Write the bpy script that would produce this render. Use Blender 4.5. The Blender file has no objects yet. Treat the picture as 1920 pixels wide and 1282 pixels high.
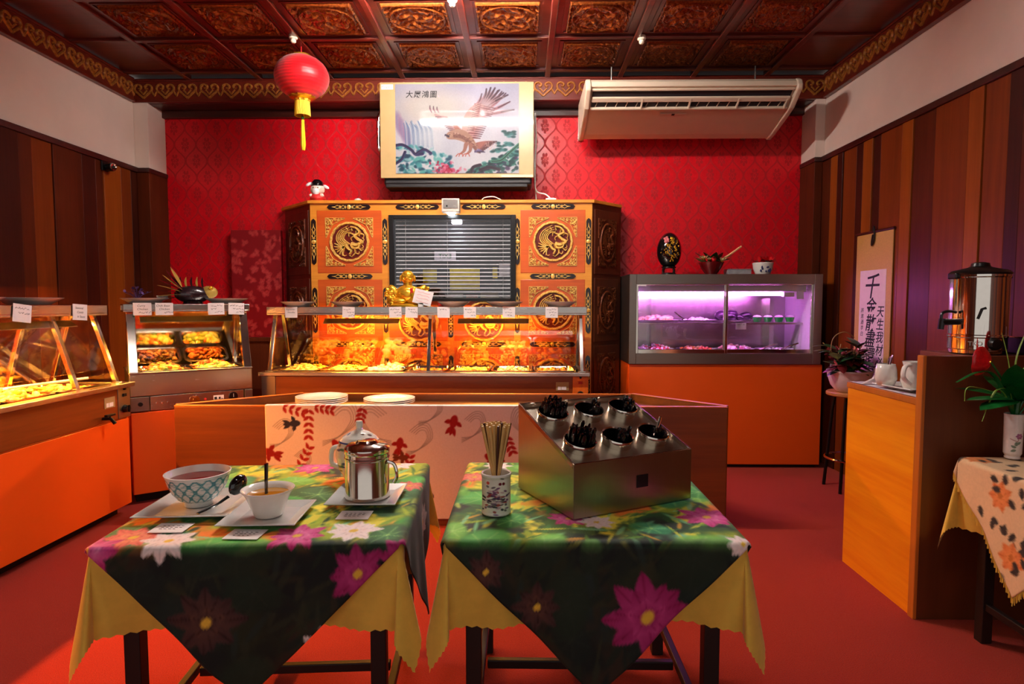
import bpy, bmesh, math, random
import numpy as np
from mathutils import Matrix, Vector, Euler
PI = math.pi
R = math.radians
scene = bpy.context.scene
COL = scene.collection

# ------------------------------------------------------------------ camera, world, exposure
cam = bpy.data.cameras.new('camera'); cam.sensor_width = 36; cam.lens = 1150 / 1920 * 36
cam.clip_start = .02; cam.clip_end = 60
camo = bpy.data.objects.new('camera', cam); COL.objects.link(camo)
camo.location = (0, 0, 1.4)
camo.rotation_euler = (PI / 2 - math.atan(71 / 1150), 0, math.atan(20 / 1150))
scene.camera = camo
world = bpy.data.worlds.new('world'); scene.world = world; world.use_nodes = True
WB = world.node_tree.nodes['Background']
WB.inputs[0].default_value = (1.0, .93, .88, 1); WB.inputs[1].default_value = .075
scene.view_settings.view_transform = 'Standard'; scene.view_settings.look = 'None'
scene.view_settings.gamma = 1; scene.view_settings.use_curve_mapping = False
scene.view_settings.exposure = 3.15
scene.cycles.max_bounces = 6; scene.cycles.diffuse_bounces = 3; scene.cycles.glossy_bounces = 3; scene.cycles.transmission_bounces = 4; scene.cycles.transparent_max_bounces = 12; scene.cycles.caustics_reflective = False; scene.cycles.caustics_refractive = False; scene.cycles.sample_clamp_indirect = 4
TUBE_E = 64.0      # ceiling fluorescent
HEAT_E = 74.0      # warmer lamps
PINK_E = 5.6      # chilled case tube

# ------------------------------------------------------------------ colour and node helpers
def lin(c):
    return tuple(((x / 255) / 12.92 if x / 255 <= .04045 else ((x / 255 + .055) / 1.055) ** 2.4) for x in c)
class S:
    """a scalar socket with arithmetic"""
    def __init__(s, nt, k): s.nt = nt; s.k = k
    def op(s, o, a=None, b=None):
        n = s.nt.nodes.new('ShaderNodeMath'); n.operation = o
        s.nt.links.new(s.k, n.inputs[0])
        for i, q in ((1, a), (2, b)):
            if q is None: continue
            if isinstance(q, S): s.nt.links.new(q.k, n.inputs[i])
            else: n.inputs[i].default_value = q
        return S(s.nt, n.outputs[0])
    def __add__(s, o): return s.op('ADD', o)
    __radd__ = __add__
    def __sub__(s, o): return s.op('SUBTRACT', o)
    def __mul__(s, o): return s.op('MULTIPLY', o)
    __rmul__ = __mul__
    def __truediv__(s, o): return s.op('DIVIDE', o)
    def cos(s): return s.op('COSINE')
    def sin(s): return s.op('SINE')
    def abs(s): return s.op('ABSOLUTE')
    def fract(s): return s.op('FRACT')
    def floor(s): return s.op('FLOOR')
    def mx(s, o): return s.op('MAXIMUM', o)
    def mn(s, o): return s.op('MINIMUM', o)
    def ss(s, a, b):
        n = s.nt.nodes.new('ShaderNodeMapRange'); n.interpolation_type = 'SMOOTHSTEP'
        s.nt.links.new(s.k, n.inputs[0]); n.inputs[1].default_value = a; n.inputs[2].default_value = b
        return S(s.nt, n.outputs[0])
def coords(nt, kind='Object'):
    n = nt.nodes.new('ShaderNodeTexCoord'); return n.outputs[kind]
def xyz(nt, kind='Object'):
    n = nt.nodes.new('ShaderNodeSeparateXYZ'); nt.links.new(coords(nt, kind), n.inputs[0])
    return [S(nt, n.outputs[i]) for i in range(3)]
def noise(nt, scale, stretch=(1, 1, 1), detail=4, rough=.6, kind='Object', dist=0):
    mp = nt.nodes.new('ShaderNodeMapping'); mp.inputs['Scale'].default_value = stretch
    nt.links.new(coords(nt, kind), mp.inputs[0])
    n = nt.nodes.new('ShaderNodeTexNoise'); n.inputs['Scale'].default_value = scale
    n.inputs['Detail'].default_value = detail; n.inputs['Roughness'].default_value = rough
    n.inputs['Distortion'].default_value = dist
    nt.links.new(mp.outputs[0], n.inputs['Vector'])
    return S(nt, n.outputs[0])
def mixc(nt, f, a, b):
    n = nt.nodes.new('ShaderNodeMix'); n.data_type = 'RGBA'
    if isinstance(f, S): nt.links.new(f.k, n.inputs[0])
    else: n.inputs[0].default_value = f
    for i, q in ((6, a), (7, b)):
        if isinstance(q, tuple): n.inputs[i].default_value = (*q[:3], 1)
        else: nt.links.new(q, n.inputs[i])
    return n.outputs[2]
MATS = {}
def mk(name):
    m = bpy.data.materials.new(name); m.use_nodes = True; MATS[name] = m
    return m, m.node_tree, m.node_tree.nodes['Principled BSDF']
def bump(nt, bs, h, strength=.3, dist=.01):
    n = nt.nodes.new('ShaderNodeBump'); n.inputs['Strength'].default_value = strength; n.inputs['Distance'].default_value = dist
    nt.links.new(h.k, n.inputs['Height']); nt.links.new(n.outputs[0], bs.inputs['Normal'])
def plain(name, rgb, rough=.5, metal=0., var=.12, vs=30, stretch=(1, 1, 1), bmp=0., coat=0., spec=.5, trans=0., ior=1.45, sss=0., sheen=0.):
    m, nt, bs = mk(name); c = lin(rgb)
    n = noise(nt, vs, stretch)
    k = tuple(x * (1 - var) for x in c); l = tuple(min(1, x * (1 + var)) for x in c)
    nt.links.new(mixc(nt, n.ss(.3, .7), k, l), bs.inputs['Base Color'])
    bs.inputs['Roughness'].default_value = rough; bs.inputs['Metallic'].default_value = metal
    bs.inputs['Coat Weight'].default_value = coat; bs.inputs['Specular IOR Level'].default_value = spec
    bs.inputs['Transmission Weight'].default_value = trans; bs.inputs['IOR'].default_value = ior
    if sheen: bs.inputs['Sheen Weight'].default_value = sheen
    if sss: bs.inputs['Subsurface Weight'].default_value = sss; bs.inputs['Subsurface Scale'].default_value = .02
    if bmp: bump(nt, bs, n, bmp)
    return m
def wood(name, a, b, axis='z', rough=.38, scale=9, coat=.15):
    m, nt, bs = mk(name)
    st = {'z': (1, 1, .05), 'x': (.05, 1, 1), 'y': (1, .05, 1)}[axis]
    g = noise(nt, scale, st, 6, .65, dist=.6); f = noise(nt, scale * 9, st, 3, .7)
    v = (g * .75 + f * .3).ss(.3, .75)
    nt.links.new(mixc(nt, v, lin(a), lin(b)), bs.inputs['Base Color'])
    bs.inputs['Roughness'].default_value = rough; bs.inputs['Coat Weight'].default_value = coat
    bs.inputs['Coat Roughness'].default_value = .25
    bump(nt, bs, f, .08, .004)
    if name.startswith('plank'): bs.inputs['Specular IOR Level'].default_value = .22
    return m
def emit(name, rgb, e):
    m, nt, bs = mk(name); c = lin(rgb)
    bs.inputs['Base Color'].default_value = (*c, 1)
    bs.inputs['Emission Color'].default_value = (*c, 1); bs.inputs['Emission Strength'].default_value = e
    return m
def glassy(name, tint=(1, 1, 1), refl=.08, rough=.0):
    """thin pane: mostly clear, with a mirror share that rises at grazing angles"""
    m, nt, bs = mk(name)
    nt.nodes.remove(bs)
    t = nt.nodes.new('ShaderNodeBsdfTransparent'); t.inputs[0].default_value = (*tint, 1)
    g = nt.nodes.new('ShaderNodeBsdfGlossy'); g.inputs['Roughness'].default_value = rough
    lw = nt.nodes.new('ShaderNodeLayerWeight'); lw.inputs[0].default_value = .5
    f = (S(nt, lw.outputs['Facing']).op('POWER', 5.0) * .9 + (.02 + refl)).mn(1.0)
    mx = nt.nodes.new('ShaderNodeMixShader'); nt.links.new(f.k, mx.inputs[0])
    nt.links.new(t.outputs[0], mx.inputs[1]); nt.links.new(g.outputs[0], mx.inputs[2])
    nt.links.new(mx.outputs[0], nt.nodes['Material Output'].inputs[0])
    return m
def painted(name, rough=.5, spec=.5, coat=0., bmp=0., sheen=0., metal=0.):
    m, nt, bs = mk(name); bs.inputs['Coat Roughness'].default_value = .06
    a = nt.nodes.new('ShaderNodeAttribute'); a.attribute_name = 'Col'
    n = noise(nt, 90)
    hs = nt.nodes.new('ShaderNodeHueSaturation'); nt.links.new(a.outputs[0], hs.inputs['Color'])
    nt.links.new((n * .24 + .88).k, hs.inputs['Value'])
    nt.links.new(hs.outputs[0], bs.inputs['Base Color'])
    bs.inputs['Roughness'].default_value = rough; bs.inputs['Specular IOR Level'].default_value = spec
    bs.inputs['Coat Weight'].default_value = coat; bs.inputs['Metallic'].default_value = metal
    if sheen: bs.inputs['Sheen Weight'].default_value = sheen
    if bmp: bump(nt, bs, n, bmp, .003)
    return m

# ------------------------------------------------------------------ mesh helpers
class MB:
    def __init__(s, M=None): s.v = []; s.f = []; s.M = M; s.c = None
    def add(s, vs, fs):
        o = len(s.v)
        if s.M is not None: vs = [s.M @ Vector(q) for q in vs]
        s.v += [tuple(q) for q in vs]; s.f += [tuple(i + o for i in q) for q in fs]
        return s
    def box(s, x0, x1, y0, y1, z0, z1):
        return s.add([(x, y, z) for x in (x0, x1) for y in (y0, y1) for z in (z0, z1)],
                     [(0, 1, 3, 2), (4, 6, 7, 5), (0, 4, 5, 1), (2, 3, 7, 6), (0, 2, 6, 4), (1, 5, 7, 3)])
    def cbox(s, c, d, rot=(0, 0, 0)):
        M = Matrix.Translation(c) @ Euler(rot).to_matrix().to_4x4()
        vs = [M @ Vector((x * d[0] / 2, y * d[1] / 2, z * d[2] / 2)) for x in (-1, 1) for y in (-1, 1) for z in (-1, 1)]
        return s.add(vs, [(0, 1, 3, 2), (4, 6, 7, 5), (0, 4, 5, 1), (2, 3, 7, 6), (0, 2, 6, 4), (1, 5, 7, 3)])
    def lathe(s, prof, n=24, c=(0, 0, 0), sx=1, sy=1, wav=None):
        vs, fs, rings = [], [], []
        for r, z in prof:
            if r <= 1e-6: rings.append([len(vs)]); vs.append((c[0], c[1], c[2] + z))
            else:
                b = len(vs); rings.append(list(range(b, b + n)))
                for i in range(n):
                    a = 2 * PI * i / n; k = r * (1 + (wav[0] * math.cos(wav[1] * a) if wav else 0))
                    vs.append((c[0] + k * sx * math.cos(a), c[1] + k * sy * math.sin(a), c[2] + z))
        for p, q in zip(rings, rings[1:]):
            if len(p) == 1 and len(q) == 1: continue
            for i in range(n):
                j = (i + 1) % n
                if len(p) == 1: fs.append((p[0], q[j], q[i]))
                elif len(q) == 1: fs.append((p[i], p[j], q[0]))
                else: fs.append((p[i], p[j], q[j], q[i]))
        return s.add(vs, fs)
    def tube(s, pts, r, n=8, cap=True, closed=False, flat=1.0):
        pts = [Vector(p) for p in pts]; m = len(pts)
        rs = r if isinstance(r, (list, tuple)) else [r] * m
        vs, fs = [], []; up = None
        for i, p in enumerate(pts):
            if closed: t = pts[(i + 1) % m] - pts[i - 1]
            else: t = pts[min(i + 1, m - 1)] - pts[max(i - 1, 0)]
            t.normalize() if t.length > 1e-9 else None
            if up is None:
                a = Vector((0, 0, 1)) if abs(t.z) < .9 else Vector((1, 0, 0))
                up = (a - t * a.dot(t)).normalized()
            else:
                up = up - t * up.dot(t)
                up = up.normalized() if up.length > 1e-6 else t.orthogonal().normalized()
            sd = t.cross(up)
            for k in range(n):
                a = 2 * PI * k / n
                vs.append(p + (sd * math.cos(a) + up * math.sin(a) * flat) * rs[i])
        for i in range(m if closed else m - 1):
            for k in range(n):
                a, b = i * n + k, i * n + (k + 1) % n; j = ((i + 1) % m) * n
                fs.append((a, b, j + (k + 1) % n, j + k))
        if cap and not closed:
            fs.append(tuple(reversed(range(n)))); fs.append(tuple(range((m - 1) * n, m * n)))
        return s.add(vs, fs)
    def prism(s, poly, h0, h1, plane='xy'):
        n = len(poly)
        P = {'xy': lambda u, v, h: (u, v, h), 'xz': lambda u, v, h: (u, h, v), 'yz': lambda u, v, h: (h, u, v)}[plane]
        vs = [P(u, v, h0) for u, v in poly] + [P(u, v, h1) for u, v in poly]
        fs = [tuple(range(n)), tuple(range(2 * n - 1, n - 1, -1))] + [(i, i + n, (i + 1) % n + n, (i + 1) % n) for i in range(n)]
        return s.add(vs, fs)
    def ell(s, c, r, n=12, m=8, rot=None):
        if not isinstance(r, (tuple, list)): r = (r, r, r)
        vs = [(0, 0, -1)] + [(math.cos(2 * PI * i / n) * math.sin(PI * j / m), math.sin(2 * PI * i / n) * math.sin(PI * j / m), -math.cos(PI * j / m)) for j in range(1, m) for i in range(n)] + [(0, 0, 1)]
        E = Euler(rot).to_matrix() if rot else None; o = []
        for q in vs:
            q = Vector((q[0] * r[0], q[1] * r[1], q[2] * r[2]))
            if E: q = E @ q
            o.append(q + Vector(c))
        fs = [(0, 1 + (i + 1) % n, 1 + i) for i in range(n)]
        for j in range(m - 2):
            for i in range(n):
                a = 1 + j * n; fs.append((a + i, a + (i + 1) % n, a + n + (i + 1) % n, a + n + i))
        t = len(vs) - 1; a = 1 + (m - 2) * n
        fs += [(a + i, a + (i + 1) % n, t) for i in range(n)]
        return s.add(o, fs)
    def strip(s, pts, w, h, closed=False):
        """raised ridge on the uv plane (height along w), tapering with w"""
        m = len(pts); ws = w if isinstance(w, (list, tuple)) else [w] * m
        vs, fs = [], []
        for i, p in enumerate(pts):
            a = pts[(i - 1) % m] if closed else pts[max(i - 1, 0)]; b = pts[(i + 1) % m] if closed else pts[min(i + 1, m - 1)]
            dx, dy = b[0] - a[0], b[1] - a[1]; L = math.hypot(dx, dy) or 1
            nx, ny = -dy / L * ws[i], dx / L * ws[i]
            vs += [(p[0] + nx, p[1] + ny, 0), (p[0] + nx * .5, p[1] + ny * .5, h), (p[0] - nx * .5, p[1] - ny * .5, h), (p[0] - nx, p[1] - ny, 0)]
        for i in range(m if closed else m - 1):
            j = ((i + 1) % m) * 4; i *= 4
            for k in range(3): fs.append((i + k, i + k + 1, j + k + 1, j + k))
        if not closed: fs += [(0, 1, 2, 3), tuple(4 * (m - 1) + k for k in (3, 2, 1, 0))]
        return s.add(vs, fs)
    def build(s, name, mat, parent=None, smooth=35, bevel=0, seg=2, sharp=None):
        me = bpy.data.meshes.new(name); me.from_pydata(s.v, [], s.f); me.update()
        bm = bmesh.new(); bm.from_mesh(me); bmesh.ops.recalc_face_normals(bm, faces=bm.faces); bm.to_mesh(me); bm.free()
        return link(name, me, mat, parent, smooth, bevel, seg)
def link(name, me, mat, parent=None, smooth=35, bevel=0, seg=2):
    if mat is not None and not me.materials: me.materials.append(MATS[mat] if isinstance(mat, str) else mat)
    if smooth:
        me.polygons.foreach_set('use_smooth', [True] * len(me.polygons))
        me.set_sharp_from_angle(angle=R(smooth))
    o = bpy.data.objects.new(name, me); COL.objects.link(o)
    if parent is not None: o.parent = parent
    if bevel:
        b = o.modifiers.new('bevel', 'BEVEL'); b.width = bevel; b.segments = seg; b.limit_method = 'ANGLE'; b.angle_limit = R(40)
    return o
def tag(o, label=None, cat=None, group=None, kind=None):
    if label: o['label'] = label
    if cat: o['category'] = cat
    if group: o['group'] = group
    if kind: o['kind'] = kind
    return o
def thing(name, label, cat, loc=(0, 0, 0), rz=0, group=None):
    o = bpy.data.objects.new(name, None); COL.objects.link(o)
    o.location = loc; o.rotation_euler = (0, 0, rz); o.empty_display_size = .05
    return tag(o, label, cat, group)
def dup(o, parent=None, loc=None, rot=None, label=None):
    c = o.copy(); COL.objects.link(c); c.parent = parent
    if loc is not None: c.location = loc
    if rot is not None: c.rotation_euler = rot
    if label: c['label'] = label
    for ch in list(o.children): dup(ch, c)
    return c
def mirror_y(o): return o
def bez(p, n=12):
    """Catmull-Rom through the points"""
    out = []; q = [p[0]] + list(p) + [p[-1]]
    for i in range(1, len(q) - 2):
        for k in range(n):
            t = k / n; a, b, c, d = q[i - 1], q[i], q[i + 1], q[i + 2]
            out.append(tuple(.5 * (2 * b[j] + (c[j] - a[j]) * t + (2 * a[j] - 5 * b[j] + 4 * c[j] - d[j]) * t * t + (3 * b[j] - a[j] - 3 * c[j] + d[j]) * t ** 3) for j in range(len(b))))
    return out + [tuple(p[-1])]
def text(name, body, size, mat, parent, M, ext=.0004, shear=0, align='CENTER', bold=0.):
    c = bpy.data.curves.new(name, 'FONT'); c.body = body; c.size = size; c.align_x = align; c.align_y = 'CENTER'
    c.extrude = ext; c.offset = bold; c.shear = shear; c.resolution_u = 3
    t = bpy.data.objects.new('tmp', c); COL.objects.link(t)
    me = bpy.data.meshes.new_from_object(t.evaluated_get(bpy.context.evaluated_depsgraph_get()))
    bpy.data.objects.remove(t); me.transform(M); me.name = name
    return link(name, me, mat, parent, 0)
# frames that map (right, up, out) of a flat face into space
def FR(o, r, u):
    r = Vector(r).normalized(); u = Vector(u).normalized(); w = r.cross(u)
    M = Matrix((r, u, w)).transposed().to_4x4(); M.translation = Vector(o); return M
def front(x, y, z): return FR((x, y, z), (1, 0, 0), (0, 0, 1))       # faces -y

# ------------------------------------------------------------------ painted prints (colour attribute on a fine grid)
class Canvas:
    def __init__(s, x0, x1, y0, y1, step, bg=(255, 255, 255)):
        s.nx = int(round((x1 - x0) / step)) + 1; s.ny = int(round((y1 - y0) / step)) + 1
        s.X, s.Y = np.meshgrid(np.linspace(x0, x1, s.nx), np.linspace(y0, y1, s.ny)); s.step = step
        s.C = np.zeros((s.ny, s.nx, 3)) + np.array(bg, float)
        s.x0, s.y0 = x0, y0
    def win(s, x0, x1, y0, y1):
        i0 = max(0, int((x0 - s.x0) / s.step) - 1); i1 = min(s.nx, int((x1 - s.x0) / s.step) + 3)
        j0 = max(0, int((y0 - s.y0) / s.step) - 1); j1 = min(s.ny, int((y1 - s.y0) / s.step) + 3)
        if i1 <= i0 or j1 <= j0: return None
        return slice(j0, j1), slice(i0, i1)
    def put(s, w, a, col):
        a = np.clip(a, 0, 1)[..., None]; s.C[w] = s.C[w] * (1 - a) + np.array(col, float) * a
    def blob(s, c, r, col, rot=0, soft=.25, alpha=1):
        m = max(r) * 1.3; w = s.win(c[0] - m, c[0] + m, c[1] - m, c[1] + m)
        if w is None: return
        x = s.X[w] - c[0]; y = s.Y[w] - c[1]; ca, sa = math.cos(rot), math.sin(rot)
        d = np.hypot((x * ca + y * sa) / r[0], (-x * sa + y * ca) / r[1])
        s.put(w, alpha * np.clip((1 + soft / 2 - d) / soft, 0, 1), col)
    def stroke(s, pts, wd, col, alpha=1):
        n = len(pts); ws = wd if isinstance(wd, (list, tuple)) else [wd] * n
        m = max(ws) + s.step
        xs = [p[0] for p in pts]; ys = [p[1] for p in pts]
        w = s.win(min(xs) - m, max(xs) + m, min(ys) - m, max(ys) + m)
        if w is None: return
        x, y = s.X[w], s.Y[w]; A = np.zeros_like(x)
        for (a, b, wa, wb) in zip(pts, pts[1:], ws, ws[1:]):
            dx, dy = b[0] - a[0], b[1] - a[1]; L = dx * dx + dy * dy + 1e-12
            t = np.clip(((x - a[0]) * dx + (y - a[1]) * dy) / L, 0, 1)
            d = np.hypot(x - a[0] - t * dx, y - a[1] - t * dy)
            A = np.maximum(A, np.clip((wa + (wb - wa) * t - d) / s.step + .5, 0, 1))
        s.put(w, A * alpha, col)
    def petal(s, c, L, wd, ang, col, tip=None):
        """pointed petal from c outwards"""
        m = L * 1.1; w = s.win(c[0] - m, c[0] + m, c[1] - m, c[1] + m)
        if w is None: return
        x = s.X[w] - c[0]; y = s.Y[w] - c[1]; ca, sa = math.cos(ang), math.sin(ang)
        u = (x * ca + y * sa) / L; v = np.abs(-x * sa + y * ca)
        uu = np.clip(u, 0, 1); half = wd * np.sin(PI * uu ** .8) ** .8
        a = np.clip((half - v) / s.step + .5, 0, 1) * (u > 0) * (u < 1)
        col = np.array(col, float); tip = np.array(tip if tip is not None else col, float)
        cc = col + (tip - col) * (uu[..., None]) - 26 * np.clip(1 - v / (wd * .18), 0, 1)[..., None]
        a = a[..., None]; s.C[w] = s.C[w] * (1 - a) + np.clip(cc, 0, 255) * a
    def noise(s, scale, seed=0, oct=4):
        rng = np.random.default_rng(seed); out = np.zeros_like(s.X); amp = 1; tot = 0
        for o in range(oct):
            g = rng.random((64, 64)); x = (s.X - s.x0) * scale * 2 ** o + 7.3 * o; y = (s.Y - s.y0) * scale * 2 ** o + 3.1 * o
            xi = np.floor(x).astype(int); yi = np.floor(y).astype(int); fx = x - xi; fy = y - yi
            fx = fx * fx * (3 - 2 * fx); fy = fy * fy * (3 - 2 * fy); q = lambda i, j: g[(yi + j) % 64, (xi + i) % 64]
            out += amp * ((q(0, 0) * (1 - fx) + q(1, 0) * fx) * (1 - fy) + (q(0, 1) * (1 - fx) + q(1, 1) * fx) * fy); tot += amp; amp *= .5
        return out / tot
    def mesh(s, name, fn, mat, parent=None, mask=None, smooth=60):
        """fn maps arrays (X, Y) to (n,3) positions"""
        P = fn(s.X.ravel(), s.Y.ravel()); nx, ny = s.nx, s.ny
        i = np.arange(nx * ny).reshape(ny, nx)
        q = np.stack([i[:-1, :-1], i[:-1, 1:], i[1:, 1:], i[1:, :-1]], -1).reshape(-1, 4)
        if mask is not None: q = q[mask(s.X, s.Y)[:-1, :-1].ravel()]
        me = bpy.data.meshes.new(name); me.vertices.add(len(P)); me.vertices.foreach_set('co', P.astype(np.float32).ravel())
        me.loops.add(q.size); me.loops.foreach_set('vertex_index', q.ravel().astype(np.int32))
        me.polygons.add(len(q)); me.polygons.foreach_set('loop_start', np.arange(0, q.size, 4, dtype=np.int32))
        me.update(calc_edges=True); me.validate()
        at = me.color_attributes.new('Col', 'FLOAT_COLOR', 'POINT')
        c = np.clip(s.C.reshape(-1, 3) / 255, 0, 1); c = np.where(c <= .04045, c / 12.92, ((c + .055) / 1.055) ** 2.4)
        at.data.foreach_set('color', np.concatenate([c, np.ones((len(c), 1))], 1).astype(np.float32).ravel())
        return link(name, me, mat, parent, smooth)
def chunks(name, items, mat, parent=None, smooth=60):
    """heap of small pieces; items = (centre, radii, rotation, rgb)"""
    b = MB(); cols = []
    for c, r, rot, rgb in items:
        k = len(b.v); b.ell(c, r, 7, 5, rot); l = lin(rgb); cols += [(*l, 1)] * (len(b.v) - k)
    o = b.build(name, mat, parent, smooth)
    at = o.data.color_attributes.new('Col', 'FLOAT_COLOR', 'POINT'); at.data.foreach_set('color', np.array(cols, np.float32).ravel())
    return o

# ------------------------------------------------------------------ materials
rnd = random.Random(7)
def carpet():
    m, nt, bs = mk('carpet')
    n = noise(nt, 260, detail=2); b = noise(nt, 2.2, detail=3)
    c = mixc(nt, n.ss(.25, .75), lin((136, 20, 4)), lin((180, 42, 7)))
    nt.links.new(mixc(nt, b.ss(.35, .7) * .35, c, lin((156, 26, 5))), bs.inputs['Base Color'])
    bs.inputs['Roughness'].default_value = .95; bs.inputs['Specular IOR Level'].default_value = .1
    bs.inputs['Sheen Weight'].default_value = .15
    bump(nt, bs, n, .5, .006)
carpet()
def damask():
    m, nt, bs = mk('damask')
    x, y, z = xyz(nt)
    p = x * (2 * PI / .205); q = z * (2 * PI / .305)
    P = ((x * (1 / .205) + 100.5).fract() - .5).abs()            # 0 at a motif column, .5 half way to the next
    Z = (z * (1 / .305) + 100.5).fract() - .5
    d = P - (q.cos() + 1.0) * .25
    line = d.abs().ss(.055, .03)
    def motif(u, v):
        r = (u * u * 14.0 + v * v * 9.5).op('SQRT'); th = u.op('ARCTAN2', v)
        return (r + (th * 7).cos() * .14 + (th * 14).cos() * .06).ss(.62, .55) * (r + (th * 7).cos() * .1).ss(.2, .3) + r.ss(.16, .1)
    Z2 = ((z * (1 / .305) + 100.0).fract() - .5)
    f = (motif(P, Z) + motif(P * -1 + .5, Z2) + line).mn(1.0)
    nz = noise(nt, 60)
    base = mixc(nt, nz.ss(.3, .7), lin((208, 6, 24)), lin((222, 12, 30)))
    nt.links.new(mixc(nt, f, base, lin((182, 3, 18))), bs.inputs['Base Color'])
    nt.links.new((f * .35 + .3).k, bs.inputs['Roughness'])
    bs.inputs['Specular IOR Level'].default_value = .45
    bump(nt, bs, f, .15, .002)
damask()
for i, (a, b) in enumerate([((66, 22, 4), (92, 34, 8)), ((104, 42, 8), (132, 58, 12)), ((50, 14, 4), (72, 22, 6)), ((128, 58, 10), (158, 78, 16))]):
    wood('plank%d' % i, a, b, 'z', .5, 6, .02)
wood('darkwood', (44, 12, 8), (74, 24, 14), 'x', .35)
wood('ceilwood', (84, 20, 10), (112, 34, 16), 'x', .34, 7, .3)
wood('partition', (104, 52, 14), (136, 72, 20), 'x', .4, 5, .1)
wood('veneer', (226, 118, 6), (252, 164, 20), 'y', .4, 4, .1)
wood('veneer_edge', (176, 92, 26), (206, 116, 36), 'z', .4)
wood('counter_dark', (92, 40, 14), (112, 54, 20), 'z', .4, 4)
wood('warmer_wood', (112, 50, 14), (150, 74, 24), 'x', .32, 5, .3)
wood('cabinet_wood', (188, 74, 14), (214, 92, 20), 'x', .3, 8, .4)
wood('cabinet_edge', (206, 124, 30), (236, 158, 54), 'x', .35, 10, .2)
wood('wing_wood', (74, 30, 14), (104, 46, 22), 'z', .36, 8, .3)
wood('stoolwood', (170, 104, 54), (200, 132, 74), 'x', .45)
plain('white_wall', (226, 204, 190), .8, var=.03, vs=3)
plain('orange_laminate', (240, 92, 22), .33, var=.025, vs=2, coat=.1)
plain('kick', (30, 14, 10), .7)
def steel(name, rgb=(196, 190, 184), rough=.26, st=(1, 30, 30)):
    m, nt, bs = mk(name); n = noise(nt, 8, st, 3, .7); c = lin(rgb)
    nt.links.new(mixc(nt, n.ss(.3, .7), tuple(x * .95 for x in c), c), bs.inputs['Base Color'])
    nt.links.new((n * .08 + (rough - .04)).k, bs.inputs['Roughness']); bs.inputs['Metallic'].default_value = 1
    return m
steel('steel'); steel('steel_dull', (150, 142, 134), .36); steel('steel_polished', (214, 206, 196), .12); steel('mirror_steel', (206, 190, 168), .07)
steel('steel_box', (176, 164, 146), .3, (30, 30, 1))
plain('chrome', (220, 214, 206), .07, 1, .02)
plain('gold', (244, 186, 50), .25, .75, .1, 60)
def giltpaint(name, a, b, rough, metal):
    m, nt, bs = mk(name); n = noise(nt, 70, detail=5)
    nt.links.new(mixc(nt, n.ss(.35, .65), lin(a), lin(b)), bs.inputs['Base Color'])
    bs.inputs['Roughness'].default_value = rough; bs.inputs['Metallic'].default_value = metal
    bump(nt, bs, n, .25, .003)
giltpaint('gilt', (222, 160, 56), (252, 214, 120), .32, .3)
giltpaint('ceil_gilt', (116, 50, 18), (156, 84, 32), .26, .5)
giltpaint('frieze_gilt', (150, 88, 34), (184, 120, 54), .3, .35)
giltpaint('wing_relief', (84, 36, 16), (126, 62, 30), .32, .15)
plain('oxblood', (96, 14, 6), .4); plain('lacquer', (28, 6, 8), .22, coat=.5)
plain('black_plastic', (16, 15, 16), .32, var=.1)
plain('black_gloss', (10, 9, 12), .12, coat=.6)
plain('dark_void', (22, 15, 16), .8)
plain('ac_shell', (214, 192, 168), .42, var=.03, vs=4)
plain('ac_dark', (26, 16, 26), .6)
plain('board', (168, 140, 94), .32, var=.05, vs=6, coat=.25)
plain('porcelain', (238, 234, 226), .14, var=.02, coat=.4)
plain('porcelain_grey', (206, 206, 202), .18, var=.03, coat=.3)
plain('paper', (240, 234, 232), .7, var=.02)
plain('ink', (24, 20, 24), .7)
plain('ink_blue', (52, 50, 96), .7)
plain('green_ink', (36, 110, 52), .6)
plain('cloth_yellow', (232, 190, 74), .8, var=.07, vs=14, bmp=.1, sheen=.2)
plain('cloth_white', (226, 222, 224), .8, var=.03)
plain('tea', (120, 14, 4), .05, coat=.1); plain('soup', (190, 128, 22), .08, coat=.5)
plain('bamboo', (214, 172, 104), .5, var=.1, stretch=(1, 1, .1)); plain('bamboo_dark', (70, 34, 18), .4)
plain('silk', (206, 160, 86), .6, var=.06, vs=120)
plain('scroll_paper', (232, 208, 206), .75, var=.03)
plain('red_petal', (212, 18, 26), .35, var=.2, vs=40, coat=.3)
plain('dark_leaf', (30, 74, 34), .35, var=.35, vs=25); plain('red_leaf', (112, 26, 30), .4, var=.4, vs=18); plain('olive_leaf', (86, 84, 40), .4, var=.4, vs=20)
plain('blade', (128, 158, 60), .45, var=.3); plain('deep_green', (16, 92, 36), .35, var=.3)
plain('pink_bract', (226, 120, 124), .5); plain('cream_petal', (240, 226, 170), .5); plain('violet', (94, 60, 120), .6)
plain('pot_pink', (232, 214, 214), .3, var=.03, coat=.2); plain('bowl_red', (120, 10, 16), .2, coat=.5)
plain('twig', (170, 132, 84), .6)
plain('jelly', (10, 220, 70), .15); plain('cup_clear', (236, 236, 240), .1, trans=.6)
plain('cable', (232, 226, 218), .5); plain('box_grey', (184, 176, 164), .5); plain('sprinkler', (234, 222, 198), .4)
plain('tassel', (244, 198, 20), .6, var=.15, vs=90, stretch=(1, 1, .05)); plain('jade', (40, 130, 70), .3)
plain('tv_black', (20, 18, 20), .38); plain('yellow_poster', (230, 206, 20), .6); plain('slat', (236, 230, 226), .35, var=.02)
plain('purple_fruit', (70, 34, 92), .4, var=.3); plain('red_box', (190, 36, 20), .5); plain('peach', (236, 176, 120), .6)
plain('creature_skin', (44, 22, 28), .25, var=.3, coat=.4); plain('creature_fin', (206, 172, 84), .3, metal=.4)
plain('dark_metal', (30, 24, 24), .4, .6); plain('table_wood', (28, 12, 8), .5)
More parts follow.
